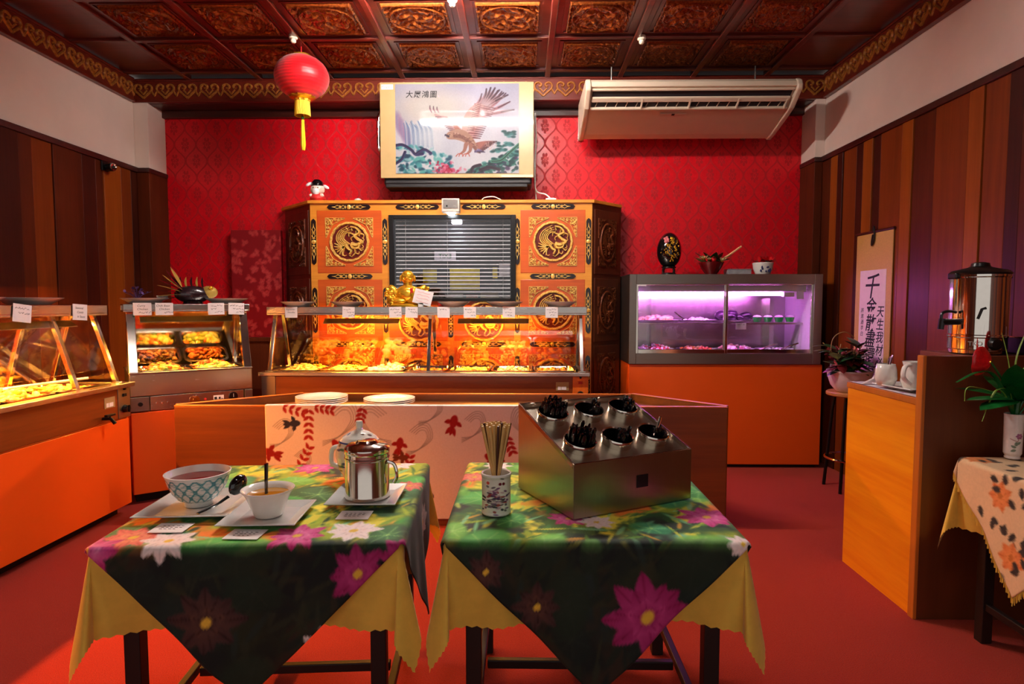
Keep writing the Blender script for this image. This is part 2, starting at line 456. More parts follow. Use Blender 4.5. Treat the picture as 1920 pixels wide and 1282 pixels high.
plain('white_thing', (232, 226, 220), .5); plain('face', (238, 214, 196), .4); plain('red_robe', (206, 42, 40), .4)
plain('orange_paint', (232, 112, 30), .38, .0)
plain('dish_white', (232, 232, 232), .3, var=.02)
glassy('glass', (.97, .97, .96), .015); glassy('glass_back', (.95, .9, .84), .16); glassy('case_glass', (.97, .95, .98), .02); glassy('window_glass', (.9, .9, .92), .05)
painted('print_gloss', .6, .2, .6); painted('print_cloth', .7, .3, 0, .1, .1); painted('food', .35, .5, .2); painted('glaze', .14, .5, .4); painted('brocade', .45, .4)
emit('tube_white', (255, 244, 236), TUBE_E); emit('tube_fill', (255, 244, 236), TUBE_E * .1); emit('heat_lamp', (255, 166, 58), HEAT_E); emit('tube_dim', (240, 236, 255), 9); emit('tube_pink', (242, 130, 255), PINK_E); emit('led_white', (240, 248, 255), 5); emit('heat_lamp_strong', (255, 150, 48), HEAT_E * 2.0); emit('heat_lamp_dim', (255, 176, 72), HEAT_E * .45)
def lantern_mat():
    m, nt, bs = mk('lantern_silk'); x, y, z = xyz(nt)
    a = (z * 300).sin().ss(-.6, .9)
    nt.links.new(mixc(nt, a, lin((206, 4, 16)), lin((236, 16, 34))), bs.inputs['Base Color'])
    bs.inputs['Roughness'].default_value = .4; bs.inputs['Sheen Weight'].default_value = .2
    bs.inputs['Subsurface Weight'].default_value = .3; bs.inputs['Subsurface Scale'].default_value = .05
    bump(nt, bs, a, .15, .003)
lantern_mat()

# ------------------------------------------------------------------ the room
XL, XR, YB, YF, ZC = -3.49, 2.66, 5.82, -2.4, 3.4
fl = MB().box(XL - .05, XR + .05, YF, YB + .05, -.06, 0).build('floor', 'carpet', smooth=0); tag(fl, 'deep red wool carpet over the whole floor', kind='structure')
wb = MB().box(XL - .05, XR + .05, YB, YB + .08, 0, ZC).build('wall_back', 'damask', smooth=0); tag(wb, 'back wall in red damask wallpaper', kind='structure')
def side_wall(name, x, sgn, ztop, widths, tones, label):
    # sgn = +1: wall at the left, room towards +x
    t = MB().box(min(x, x - sgn * .06), max(x, x - sgn * .06), YF, YB, 0, ZC).build(name, 'white_wall', smooth=0)
    tag(t, label, kind='structure')
    y = YB; i = 0
    y1 = 5.55
    while y1 > YF:
        w = widths[i % len(widths)]; k = tones[i % len(tones)]; y0 = max(YF, y1 - w)
        off = .016 + .004 * (i % 3)
        p = MB().box(min(x, x + sgn * off), max(x, x + sgn * off), y0 + .003, y1 - .003, .0, ztop).build('plank', 'plank%d' % k, t, 0, .002, 1)
        y1 -= w; i += 1
    r = MB().box(min(x, x + sgn * .035), max(x, x + sgn * .035), YF, 5.55, ztop, ztop + .045).build('rail', 'darkwood', t, 0, .004)
    return t
LW = [.10, .14, .22, .09, .16, .30, .19, .12, .24, .17, .13, .28]; LT = [2, 1, 3, 0, 2, 0, 1, 0, 2, 0, 1, 0]
side_wall('wall_left', XL, 1, 2.58, LW, LT, 'left wall with dark vertical wood boards under a white band')
RW = [.16, .12, .09, .2, .1, .13, .1, .26, .12, .22, .3, .12, .18, .1]; RT = [0, 3, 2, 1, 2, 3, 2, 1, 3, 0, 1, 3, 1, 2]
side_wall('wall_right', XR, -1, 2.65, RW, RT, 'right wall with reddish vertical wood boards under a white band')
# pillars at the back corners
for nm, x0, x1, zt, xx in (('trim_1', XL, -3.36, 2.58, -3.36), ('trim_2', 2.575, XR, 2.65, 2.575)):
    p = MB().box(x0, x1, 5.55, YB, 0, 3.2).build(nm, 'white_wall', smooth=0, bevel=.004); tag(p, 'white corner pier above dark boards', kind='structure')
    MB().box(x0 - (.004 if x0 > 0 else -.02), x1 + (.004 if x0 < 0 else -.02), 5.535, YB, 0, zt).build('plank', 'plank0', p, 0, .003)
    MB().box(x0 - (.012 if x0 > 0 else -.02), x1 + (.012 if x0 < 0 else -.02), 5.522, YB, zt, zt + .04).build('rail', 'darkwood', p, 0, .004)
# ceiling
ce = MB().box(XL - .05, XR + .05, YF, YB + .05, ZC + .03, ZC + .1).build('ceiling', 'ceilwood', smooth=0); tag(ce, 'coffered dark red wood ceiling with carved square panels', kind='structure')
T = .638; GX = [-.423 + T * k for k in range(-5, 6)]; GY = [5.394 - T * k for k in range(0, 13)]
for x in GX:
    if XL < x < XR: MB().box(x - .024, x + .024, YF, 5.55, ZC - .012, ZC + .03).build('rib', 'ceilwood', ce, 0, .006)
for y in GY:
    MB().box(XL, XR, y - .022, y + .022, ZC - .008, ZC + .03).build('rib', 'ceilwood', ce, 0, .006)
def hf_relief(n, size, h, seed):
    """carved square: oval medallion of scrolls, plain ring, scrolled corners, thin frame line"""
    rng = np.random.default_rng(seed); u = np.linspace(-1, 1, n); U, V = np.meshgrid(u, u)
    r = np.hypot(U, V) / .86; th = np.arctan2(V, U)
    ring = np.exp(-((r - 1) / .045) ** 2)
    sw = np.sin(7 * U + 4.5 * np.sin(4 * V) + 1) * np.sin(9 * V - 3.5 * np.sin(5 * U)) + .5 * np.sin(17 * U + 5 * V) * np.sin(15 * V - 6 * U)
    inner = np.clip(sw * .6 + .35, 0, 1) * (r < .93)
    cs = np.clip(np.sin(19 * U) * np.sin(19 * V + 2 * np.sin(9 * U)) + .3, 0, 1) * (r > 1.1)
    edge = np.maximum(np.abs(U), np.abs(V)); frame = np.exp(-((edge - .965) / .02) ** 2)
    z = (ring * .9 + inner * .85 + cs * .6 * (edge < .93) + frame * .8) * h
    z[edge > .995] = 0
    vs = [(float(a) * size / 2, float(b) * size / 2, float(c)) for a, b, c in zip(U.ravel(), V.ravel(), z.ravel())]
    fs = [(j * n + i, j * n + i + 1, (j + 1) * n + i + 1, (j + 1) * n + i) for j in range(n - 1) for i in range(n - 1)]
    me = bpy.data.meshes.new('relief'); me.from_pydata(vs, [], fs); me.update(); return me
rel_me = hf_relief(56, .44, -.03, 3); rel_me.materials.append(MATS['ceil_gilt'])
tile_me = None
for iy in range(len(GY)):
    y1 = GY[iy] - .022; y0 = GY[iy] - T + .022
    if y1 < 1.9: break
    for ix in range(-1, len(GX)):
        x0 = (GX[ix] if ix >= 0 else GX[0] - T) + .024; x1 = x0 + T - .048
        if x1 < XL + .1 or x0 > XR - .1: continue
        x0c, x1c = max(x0, XL), min(x1, XR)
        full = x1c - x0c > .55
        cx = (x0c + x1c) / 2; cyy = (y0 + y1) / 2; w = x1c - x0c; d = y1 - y0
        if full and tile_me:
            o = bpy.data.objects.new('ceiling_panel', tile_me); COL.objects.link(o); o.parent = ce
        else:
            b = MB().box(-w / 2, w / 2, -d / 2, d / 2, .012, .03)
            if full:
                k = .238
                for a0, a1, b0, b1 in ((-k - .012, k + .012, -k - .012, -k), (-k - .012, k + .012, k, k + .012), (-k - .012, -k, -k, k), (k, k + .012, -k, k)): b.box(a0, a1, b0, b1, .004, .014)
            o = b.build('ceiling_panel', 'ceilwood', ce, 0, .003, 1)
            if full: tile_me = o.data
        o.location = (cx, cyy, ZC)
        if full:
            q = bpy.data.objects.new('relief', rel_me); COL.objects.link(q); q.parent = o; q.location = (0, 0, .0115)
rel_me.polygons.foreach_set('use_smooth', [True] * len(rel_me.polygons))
# frieze with heart scrolls along three walls
def heart_mesh():
    b = MB()
    for s in (-1, 1):
        p = bez([(0, -.062), (s * .035, -.03), (s * .074, .006), (s * .072, .042), (s * .045, .056), (s * .018, .04), (s * .026, .02), (s * .044, .024)], 6)
        b.strip(p, [.010] * (len(p) - 8) + [.010 - .0009 * k for k in range(8)], .012)
        p = bez([(0, -.03), (s * .02, -.006), (s * .034, .006)], 5); b.strip(p, .007, .009)
        p = bez([(s * .074, .0), (s * .094, -.034), (s * .1, -.045)], 5); b.strip(p, .008, .009)
    return b
hb = heart_mesh(); ho = hb.build('heart_scroll', 'frieze_gilt', None, 30); heart_me = ho.data; bpy.data.objects.remove(ho)
def frieze(name, M, L, n):
    t = MB(M).box(0, L, -.012, .17, -.03, 0).box(0, L, -.028, -.006, -.03, .012).box(0, L, .156, .178, -.03, .012).build(name, 'ceilwood', None, 0, .003)
    tag(t, {'trim_3': 'carved heart-scroll cornice across the back wall', 'trim_4': 'carved heart-scroll cornice along the left wall', 'trim_5': 'carved heart-scroll cornice along the right wall'}[name], kind='structure')
    for i in range(n):
        o = bpy.data.objects.new('heart_scroll', heart_me); COL.objects.link(o); o.parent = t
        o.matrix_local = M @ Matrix.Translation(((i + .5) * L / n, .072, 0))
frieze('trim_3', FR((XL, 5.55, 3.225), (1, 0, 0), (0, 0, 1)), XR - XL, 31)
frieze('trim_4', FR((XL + .03, 1.5, 3.225), (0, 1, 0), (0, 0, 1)), 4.02, 20)
frieze('trim_5', FR((XR - .03, 5.52, 3.225), (0, -1, 0), (0, 0, 1)), 4.02, 20)
sf = MB().box(XL, XR, 5.585, YB, 3.195, 3.4).box(XL, XR, YB - .05, YB, 3.13, 3.195).build('trim_6', 'darkwood', None, 0, .004); tag(sf, 'dark wood soffit above the red wallpaper', kind='structure')
# ceiling lamp just above the picture, unseen tube added as frontal fill, smoke sensors
for tx, ty, tm, tl in ((-.45, 3.9, 'tube_white', 'white fluorescent batten on the carved ceiling in front of the eagle picture'), (.3, 1.1, 'tube_fill', 'added fluorescent fill batten, out of view on the ceiling over the near end of the room')):
  t = thing('ceiling_tube_light', tl, 'ceiling light', (tx, ty, ZC - .008))
  MB().box(-.66, .66, -.035, .035, -.028, 0).build('housing', 'white_thing', t, 0, .006)
  for s in (-1, 1): MB().box(s * .64 - .012, s * .64 + .012, -.02, .02, -.066, -.026).build('tube_holder', 'white_thing', t, 0, .004)
  MB(Matrix.Rotation(PI / 2, 4, 'Y')).lathe([(0, -.63), (.017, -.63), (.017, .63), (0, .63)], 16, (.046, 0, 0)).build('tube', tm, t)
for x, y, lb in ((-1.717, 4.688, 'round cream smoke sensor on the ceiling beside the red lantern'), (.891, 4.752, 'round cream smoke sensor on the ceiling before the air conditioner'), (-.464, 4.146, 'white smoke sensor on the ceiling at the top edge, nearest the eagle picture')):
    t = thing('smoke_sensor', lb, 'sensor', (x, y, ZC - .012), 0, 'smoke sensors on the ceiling')
    MB().lathe([(0, .02), (.03, .02), (.032, -.004), (.026, -.012), (0, -.012)], 20).build('base', 'sprinkler', t)
    MB().lathe([(0, -.012), (.018, -.012), (.02, -.03), (.012, -.04), (0, -.041)], 20).build('head', 'sprinkler', t)

# ------------------------------------------------------------------ food warmers on orange bases
def base_cabinet(label, loc, rz, L, D, h=.65, doors=1, x0=0):
    t = thing('warmer_base', label, 'cabinet', loc, rz)
    MB().box(x0, L, .02, D, .07, h).build('body', 'orange_laminate', t, 0, .003)
    MB().box(x0 + .02, L - .02, .09, D - .03, 0, .07).build('kickboard', 'kick', t, 0)
    n = doors; w = (L - x0) / n
    for i in range(n): MB().box(x0 + i * w + .003, x0 + (i + 1) * w - .003, .0, .02, .075, h - .004).build('front_board', 'orange_laminate', t, 0, .002)
    return t
def post(b, p, q, w=.028):
    p, q = Vector(p), Vector(q)
    d = [(-w / 2, -w / 2), (w / 2, -w / 2), (w / 2, w / 2), (-w / 2, w / 2)]
    vs = [(p.x + a, p.y + c, p.z) for a, c in d] + [(q.x + a, q.y + c, q.z) for a, c in d]
    b.add(vs, [(3, 2, 1, 0), (4, 5, 6, 7)] + [(i, (i + 1) % 4, (i + 1) % 4 + 4, i + 4) for i in range(4)])
def pane(b, p0, p1, p2, p3, th=.005):
    a = Vector(p1) - Vector(p0); c = Vector(p3) - Vector(p0); n = a.cross(c).normalized() * th
    q = [Vector(x) for x in (p0, p1, p2, p3)]; vs = q + [x + n for x in q]
    b.add(vs, [(3, 2, 1, 0), (4, 5, 6, 7)] + [(i, (i + 1) % 4, (i + 1) % 4 + 4, i + 4) for i in range(4)])
def lamp_hood(t, x0, x1, y, z, lm='heat_lamp'):
    b = MB()
    b.prism([(y, z + .03), (y - .05, z - .006), (y - .05, z - .002), (y, z + .035)], x0, x1, 'yz')
    b.prism([(y, z + .03), (y + .03, z + .015), (y + .03, z + .02), (y, z + .035)], x0, x1, 'yz')
    h = b.build('lamp_hood', 'steel_dull', t, 0)
    MB(Matrix.Rotation(PI / 2, 4, 'Y')).lathe([(0, x0 + .03), (.009, x0 + .03), (.009, x1 - .03), (0, x1 - .03)], 10, (-z - .006, y, 0)).build('heat_lamp', lm, h)
def warmer(label, loc, rz, L, hoods, mids, ctrl_right, tap=False, D=.55):
    t = thing('food_warmer', label, 'food warmer', loc, rz)
    MB().box(.0, .11, 0, .02, 0, .205).build('end_plate', 'steel_dull', t, 0, .002)
    MB().box(L - .12, L, 0, .02, 0, .205).build('control_plate', ctrl_right, t, 0, .002)
    MB().box(.11, L - .12, .004, .02, 0, .2).build('front_panel', 'warmer_wood', t, 0, .002)
    MB().box(.0, .02, .02, D, 0, .205).box(L - .02, L, .02, D, 0, .205).box(.02, L - .02, D - .02, D, 0, .205).box(.02, L - .02, .02, D - .02, 0, .015).build('body', 'steel_dull', t, 0)
    MB().box(-.012, L + .012, -.03, .045, .2, .23).box(-.012, L + .012, D - .045, D + .02, .2, .23).box(-.012, .05, .045, D - .045, .2, .23).box(L - .05, L + .012, .045, D - .045, .2, .23).build('rim', 'steel', t, 0, .004)
    zf, zt = .23, .672; fy, ry, ty0, ty1 = .06, D - .06, .2, .36
    for x in [.045] + [L * m for m in mids] + [L - .045]:
        for (a, c) in ((fy, ty0), (ry, ty1)):
            b = MB(); post(b, (x, a, zf), (x, c, zt)); b.box(x - .03, x + .03, a - .02, a + .02, zf, zf + .006)
            b.build('post', 'steel_polished', t, 0, .002)
    xs = [.06] + [L * m for m in mids] + [L - .06]
    for x0, x1 in zip(xs, xs[1:]):
        b = MB(); pane(b, (x0 + .01, fy + .006, zf + .10), (x1 - .01, fy + .006, zf + .10), (x1 - .01, ty0 + .0, zt), (x0 + .01, ty0 + .0, zt)); b.build('front_glass', 'glass', t, 0)
        b = MB(); pane(b, (x0 + .01, ry, zf + .01), (x1 - .01, ry, zf + .01), (x1 - .01, ty1, zt), (x0 + .01, ty1, zt)); b.build('rear_glass', 'glass_back', t, 0)
    for x in (.045, L - .045):
        b = MB(); pane(b, (x, fy + .02, zf), (x, ry - .02, zf), (x, ty1 - .015, zt), (x, ty0 + .015, zt)); b.build('end_glass', 'glass', t, 0)
    MB().box(-.0, L, .13, .43, zt, zt + .014).box(0, L, .13, .142, zt + .014, zt + .066).box(0, L, .418, .43, zt + .014, zt + .066).box(0, L, .142, .418, zt + .056, zt + .066).build('shelf', 'steel', t, 0, .003)
    for a, c in hoods: lamp_hood(t, a, c, .28, zt - .065, 'heat_lamp_strong' if tap else 'heat_lamp')
    # controls
    xc = L - .06
    k = MB(front(xc, 0, .06)).lathe([(0, .03), (.022, .028), (.026, .006), (.026, 0)], 20).build('knob', 'black_plastic', t)
    MB(front(xc, 0, .06)).box(-.004, .004, -.024, .024, .028, .036).build('pointer', 'black_plastic', k, 0, .002)
    MB(front(xc, 0, .15)).box(-.016, .016, -.01, .01, 0, .008).build('switch', 'red_box' if ctrl_right == 'orange_paint' else 'black_plastic', t, 0, .002)
    MB(front(xc, 0, .19)).lathe([(0, .012), (.008, .011), (.009, 0)], 12).build('screw', 'dark_metal', t)
    p = MB(front(L - .2, .004, .12)).box(-.05, .05, -.034, .034, 0, .003).build('rating_plate', 'board', t, 0, .001)
    MB(front(L - .2, .001, .108)).box(-.036, -.012, -.014, .012, 0, .002).box(-.008, .03, -.014, .012, 0, .002).build('print', 'paper', p, 0)
    if tap:
        b = MB(front(L - .27, .0, .03)).tube([(0, 0, 0), (0, 0, .05), (0, -.03, .075)], .011, 10)
        q = b.build('drain_tap', 'dark_metal', t)
        MB(front(L - .27, .0, .03)).box(-.04, .04, .016, .03, .035, .055).tube([(0, 0, .045), (0, .022, .045)], .006, 8).build('lever', 'dark_metal', q, 0, .003)
    return t
base_cabinet('long orange laminate base cabinet under the food warmer at the left wall', (-2.62, 1.9, 0), PI / 2, 2.1, .62, doors=2)
base_cabinet('narrow orange laminate base cabinet under the corner food warmer', (-2.70, 4.14, 0), R(36.3), .795, .5)
base_cabinet('wide orange laminate base cabinet under the centre food warmer', (-2.05, 4.76, 0), 0, 2.54, .52, .635, doors=3)
wA = warmer('long glass food warmer with pans along the left wall, cut off by the picture edge', (-2.62, 1.9, .655), PI / 2, 2.12, [(.1, 1.0), (1.12, 1.98)], [.5, .81], 'steel_dull', True)
wC = warmer('long centre glass food warmer before the carved screen', (-2.05, 4.75, .64), 0, 2.56, [(.42, 1.04), (1.52, 2.1)], [.51], 'orange_paint')
# corner warmer: steel body, mirror back
LB, DB = .795, .52
wB = thing('food_warmer', 'small steel corner food warmer with dials, between the two long warmers', 'food warmer', (-2.70, 4.14, .655), R(36.3))
MB().box(0, .02, .02, DB, 0, .26).box(LB - .02, LB, .02, DB, 0, .26).box(.02, LB - .02, DB - .02, DB, 0, .26).box(.02, LB - .02, .02, DB - .02, 0, .015).build('body', 'steel_dull', wB, 0)
MB().box(0, LB, 0, .02, .105, .262).build('front_panel', 'steel', wB, 0, .004)
MB().box(.0, .115, 0, .02, 0, .1).build('side_plate', 'steel_dull', wB, 0, .003)
dp = MB().box(.12, LB - .06, .012, .02, 0, .1).build('dial_panel', 'steel', wB, 0, .003)
MB().box(LB - .055, LB, 0, .02, 0, .1).build('end_plate', 'steel_dull', wB, 0, .003)
MB(front(.06, 0, .05)).lathe([(0, .01), (.014, .01), (.016, 0)], 16).build('knob', 'black_plastic', wB)
MB(front(.40, .012, .05)).lathe([(0, .012), (.012, .012), (.014, .008), (.034, .006), (.036, 0)], 28).build('dial', 'chrome', dp)
MB(front(.66, .012, .055)).lathe([(0, .012), (.03, .012), (.033, 0)], 28).build('gauge', 'black_gloss', dp)
MB(front(.66, -.0005, .055)).box(-.001, .001, -.004, .022, 0, .001).build('needle', 'paper', dp, 0)
MB(front(.47, .012, .05)).lathe([(0, .008), (.008, .007), (.009, 0)], 12).build('pilot_lamp', 'red_box', dp)
MB(front(.56, .012, .055)).box(-.035, .035, -.016, .016, 0, .002).build('label_plate', 'paper', dp, 0)
MB(front(.56, .0095, .055)).box(-.03, -.012, -.012, .006, 0, .001).box(.0, .012, -.012, .004, 0, .001).box(.016, .03, -.012, -.008, 0, .001).build('print', 'ink', dp, 0)
for i in range(3): MB(front(.16 + .035 * i, .012, .05)).lathe([(0, .006), (.006, .005), (.006, 0)], 10).build('screw', 'chrome', dp)
MB().box(-.005, LB + .005, -.012, .03, .262, .272).box(-.005, LB + .005, DB - .03, DB + .01, .262, .272).box(-.005, .03, .03, DB - .03, .262, .272).box(LB - .03, LB + .005, .03, DB - .03, .262, .272).build('rim', 'steel', wB, 0, .003)
zt = .69
for x in (.028, LB - .028):
    b = MB(); b.prism([(.0, .27), (.06, .27), (.19, zt), (.13, zt)], x - .028, x + .028, 'yz'); b.build('post', 'steel_polished', wB, 0, .004)
    b = MB(); post(b, (x, DB - .03, .27), (x, .36, zt), .03); b.build('post', 'steel_polished', wB, 0, .003)
    b = MB(); pane(b, (x, .07, .272), (x, DB - .05, .272), (x, .34, zt), (x, .2, zt)); b.build('end_glass', 'glass', wB, 0)
b = MB(); pane(b, (.058, .05, .36), (LB - .058, .05, .36), (LB - .058, .155, zt), (.058, .155, zt)); b.build('front_glass', 'glass', wB, 0)
b = MB(); pane(b, (.045, DB - .035, .275), (LB - .045, DB - .035, .275), (LB - .045, .36, zt), (.045, .36, zt)); b.build('mirror_back', 'mirror_steel', wB, 0)
MB().box(-.015, LB + .015, .1, .42, zt, zt + .012).box(-.015, LB + .015, .1, .112, zt + .012, zt + .055).box(-.015, LB + .015, .408, .42, zt + .012, zt + .055).box(-.015, LB + .015, .112, .408, zt + .045, zt + .055).build('shelf', 'steel', wB, 0, .003)
lamp_hood(wB, .09, LB - .09, .23, zt - .07, 'heat_lamp_dim')

# ---- pans and food
def pan_mesh(w, d, h):
    b = MB(); n = 6; r = .04
    def rr(ww, dd, z):
        o = []
        for (sx, sy, a0) in ((1, 1, 0), (-1, 1, 90), (-1, -1, 180), (1, -1, 270)):
            for k in range(n + 1):
                a = R(a0 + 90 * k / n); o.append((sx * (ww / 2 - r) + r * math.cos(a), sy * (dd / 2 - r) + r * math.sin(a), z))
        return o
    L = [rr(w, d, -.003), rr(w, d, 0), rr(w - .03, d - .03, .001), rr(w - .036, d - .036, -.006), rr(w - .06, d - .06, -h)]
    m = len(L[0]); vs = sum(L, []); fs = []
    for i in range(len(L) - 1):
        for k in range(m): fs.append((i * m + k, i * m + (k + 1) % m, (i + 1) * m + (k + 1) % m, (i + 1) * m + k))
    fs.append(tuple(range(4 * m, 5 * m)))
    return b.add(vs, fs)
def heap(name, label, M, w, d, n, pal, size, hgt, seed, group, long=1.0):
    r_ = random.Random(seed); it = []
    for i in range(n):
        x = r_.uniform(-1, 1); y = r_.uniform(-1, 1)
        z = hgt * (1 - .7 * max(abs(x), abs(y)) ** 2) * r_.uniform(.2, 1) - .03
        s = size * r_.uniform(.7, 1.3)
        p = M @ Vector((x * (w / 2 - .045), y * (d / 2 - .045), z))
        it.append((p, (s * long, s * r_.uniform(.6, 1), s * r_.uniform(.5, .9)), (r_.uniform(-.6, .6), r_.uniform(-.6, .6), r_.uniform(0, 6.3)), r_.choice(pal)))
    o = chunks(name, it, 'food'); tag(o, label, 'food', group, 'stuff'); return o
VEG = [(226, 206, 70), (206, 214, 96), (150, 176, 60), (236, 226, 150), (226, 122, 44), (110, 146, 50)]
GOLD = [(226, 156, 40), (214, 130, 30), (236, 176, 60), (196, 106, 26)]
NOOD = [(240, 206, 110), (236, 190, 80), (246, 220, 140), (226, 176, 64)]
CHK = [(206, 102, 28), (226, 128, 40), (176, 78, 22), (230, 146, 60)]
MIX = [(196, 116, 40), (146, 70, 24), (220, 146, 60), (110, 84, 30), (226, 166, 84), (90, 50, 24)]
RICE = [(246, 232, 186), (240, 222, 160), (250, 240, 206)]
def pans(W, loc, rz, z, rows, label_base):
    """rows: (local x, local y, w, d, palette, chunk n, size, height, label, long)"""
    for i, (x, y, w, d, pal, n, s, h, lab, lg) in enumerate(rows):
        M = Matrix.Translation(loc) @ Matrix.Rotation(rz, 4, 'Z') @ Matrix.Translation((x, y, z))
        p = pan_mesh(w, d, .065).build('food_pan', 'steel_polished', None, 50); p.matrix_world = M
        tag(p, 'steel pan under ' + lab, 'pan', label_base)
        if n: heap('food', lab, M, w, d, n, pal, s, h, 11 + i, label_base + ' food', lg)
PC = []
cl = ['yellow noodles in the leftmost pan of the centre warmer', 'pale fried noodles in the second pan of the centre warmer', 'white folded dumplings in the third pan of the centre warmer', 'thin sauce layer in the fourth pan of the centre warmer',
      'glazed pieces in the fifth pan of the centre warmer', 'pale rice in the sixth pan of the centre warmer', 'golden sauce pieces in the rightmost pan of the centre warmer']
for i in range(7): PC.append((.25 + .343 * i, .28, .335, .42, [NOOD, NOOD, RICE, GOLD, NOOD, RICE, GOLD][i], [150, 120, 60, 40, 120, 90, 60][i], [.016, .015, .028, .02, .015, .013, .02][i], [.06, .05, .055, .015, .03, .035, .02][i], cl[i], [1.8, 1.8, 1.2, 1, 1.5, 1.2, 1][i]))
pans(wC, (-2.05, 4.75, .64), 0, .234, PC, 'pans in the centre warmer')
PA = []
la = ['golden fried fritters in the nearest visible pan of the left warmer', 'yellow stir-fried noodles in the second pan of the left warmer', 'orange fried chicken in the third pan of the left warmer', 'crisp golden pieces in the far end pan of the left warmer']
for i in range(4): PA.append((.66 + .375 * i, .28, .36, .42, [GOLD, CHK, NOOD, NOOD][i], [90, 90, 140, 60][i], [.03, .03, .018, .018][i], [.12, .11, .07, .04][i], la[i], [1.2, 1.2, 1.8, 1.6][i]))
pans(wA, (-2.62, 1.9, .655), PI / 2, .234, PA, 'pans in the left warmer')
PB = [(.225, .135, .325, .2, VEG, 110, .02, .05, 'mixed vegetables in the front left pan of the corner warmer', 1.4), (.57, .135, .325, .2, VEG, 110, .022, .05, 'pale vegetables in the front right pan of the corner warmer', 1.5),
      (.225, .355, .325, .2, MIX, 130, .018, .06, 'brown stir-fry in the back left pan of the corner warmer', 1.3), (.57, .355, .325, .2, CHK, 90, .022, .06, 'orange battered balls in the back right pan of the corner warmer', 1.1)]
pans(wB, (-2.70, 4.14, .655), R(36.3), .276, PB, 'pans in the corner warmer')
# serving spoon and ladle laid on pans
def utensil(name, label, pts, r, head, mat, cat='utensil', hr=(.03, .022, .006)):
    t = thing(name, label, cat, pts[0]); o = Vector(pts[0])
    MB().tube([Vector(p) - o for p in pts], r, 8).build('handle', mat, t)
    MB().ell((0, 0, 0), hr, 14, 8).build('bowl', mat, t)
    return t
utensil('serving_spoon', 'pale long serving spoon lying over noodles in the left warmer', [(-2.98, 3.42, .915), (-2.86, 3.62, .925), (-2.74, 3.80, .935)], .008, 0, 'dish_white', hr=(.045, .03, .01))
utensil('serving_tongs', 'steel serving spoon sticking out of a centre warmer pan', [(-.98, 5.0, .885), (-.9, 4.93, .91), (-.84, 4.86, .93)], .009, 0, 'steel_polished', hr=(.04, .03, .01))

# ---- paper cards taped to the shelf fronts
def card(label, loc, rz, lines, w=.1, h=.085, tilt=0, mat='ink', size=.02, name='menu_card'):
    t = thing(name, label, 'card', loc, rz, 'handwritten cards on the warmers')
    M = Matrix.Rotation(tilt, 4, 'Y')
    MB(M @ front(0, 0, 0)).box(-w / 2, w / 2, -h / 2, h / 2, 0, .001).build('paper', 'paper', t, 0)
    r_ = random.Random(hash(label) % 999 if False else len(label))
    for i, s in enumerate(lines):
        zz = h * (.26 - .27 * i)
        if isinstance(s, str): text('lettering', s, size, mat, t, M @ front((i - 1) * .008, -.0014, zz), .0001, .25)
        else:
            b = MB(M @ front(0, -.001, zz)); x = s[0] * w
            while x < s[1] * w:
                q = bez([(x + .004 * k, r_.uniform(-.006, .007)) for k in range(5)], 3); b.strip(q, .0011, .0005); x += .02
            b.build('lettering', mat, t, 0)
    return t
def on_local(loc, rz, x, y, z): 
    return tuple(Vector(loc) + Matrix.Rotation(rz, 3, 'Z') @ Vector((x, y, z)))
SC = ((-2.05, 4.75, .64), 0); SA = ((-2.62, 1.9, .655), PI / 2); SB = ((-2.70, 4.14, .655), R(36.3))
CC = [(.2, ['Vegetarian', 'Noodles'], 0, 'handwritten vegetarian noodles card at the left end of the centre shelf'), (.66, [(-.4, .1), (-.1, .4), (0, .42)], .03, 'white card second from left on the centre shelf'), (1.035, [(-.42, .3), (-.1, .35), (.1, .4)], -.03, 'white card under the golden figurine, left of a close pair'),
      (1.165, [(-.3, .3), (-.1, .4)], .02, 'white card under the golden figurine, right of a close pair'), (1.42, [(-.3, .3)], 0, 'pale blank looking card right of the golden figurine'), (1.63, [(-.4, .1), (-.2, .4), (.1, .42)], 0, 'white card in the middle of the right half of the centre shelf'),
      (1.94, [(-.4, .2), (-.3, .3), (-.1, .2)], .02, 'white card third from the right end post of the centre shelf'), (2.28, [(-.4, .4), (-.2, .3), (-.1, .3)], 0, 'white card at the right end of the centre shelf')]
for x, ln, tl, lb in CC: card(lb, on_local(*SC, x, .127, .695), 0, ln, .098, .086, tl, 'ink', .017)
for x, ln, tl, lb in [(.1, ['Curry', 'Chicken', (-.2, .4)], 0, 'handwritten curry chicken card at the left of the corner warmer'), (.235, ['Chilli Bean', 'Chicken', (.0, .4)], 0, 'handwritten chilli bean chicken card on the corner warmer'),
                      (.575, [(-.3, .3), (-.3, 0), (-.1, .3)], -.02, 'white card third from left on the corner warmer'), (.715, [(-.4, .4), (-.2, .4), (.0, .4)], .03, 'white card at the right end of the corner warmer')]:
    card(lb, on_local(*SB, x, .097, .71), SB[1], ln, .112, .088, tl, 'ink', .02)
for x, ln, tl, lb in [(1.42, [(-.4, .3), (-.2, .4)], .12, 'white card on the left wall warmer shelf nearest the picture edge'), (1.86, ['Seasonal', 'Combi', 'in Sauce'], .06, 'handwritten card at the far end of the left wall warmer shelf')]:
    card(lb, on_local(*SA, x, .125, .695), SA[1], ln, .125, .098, tl, 'ink', .02)

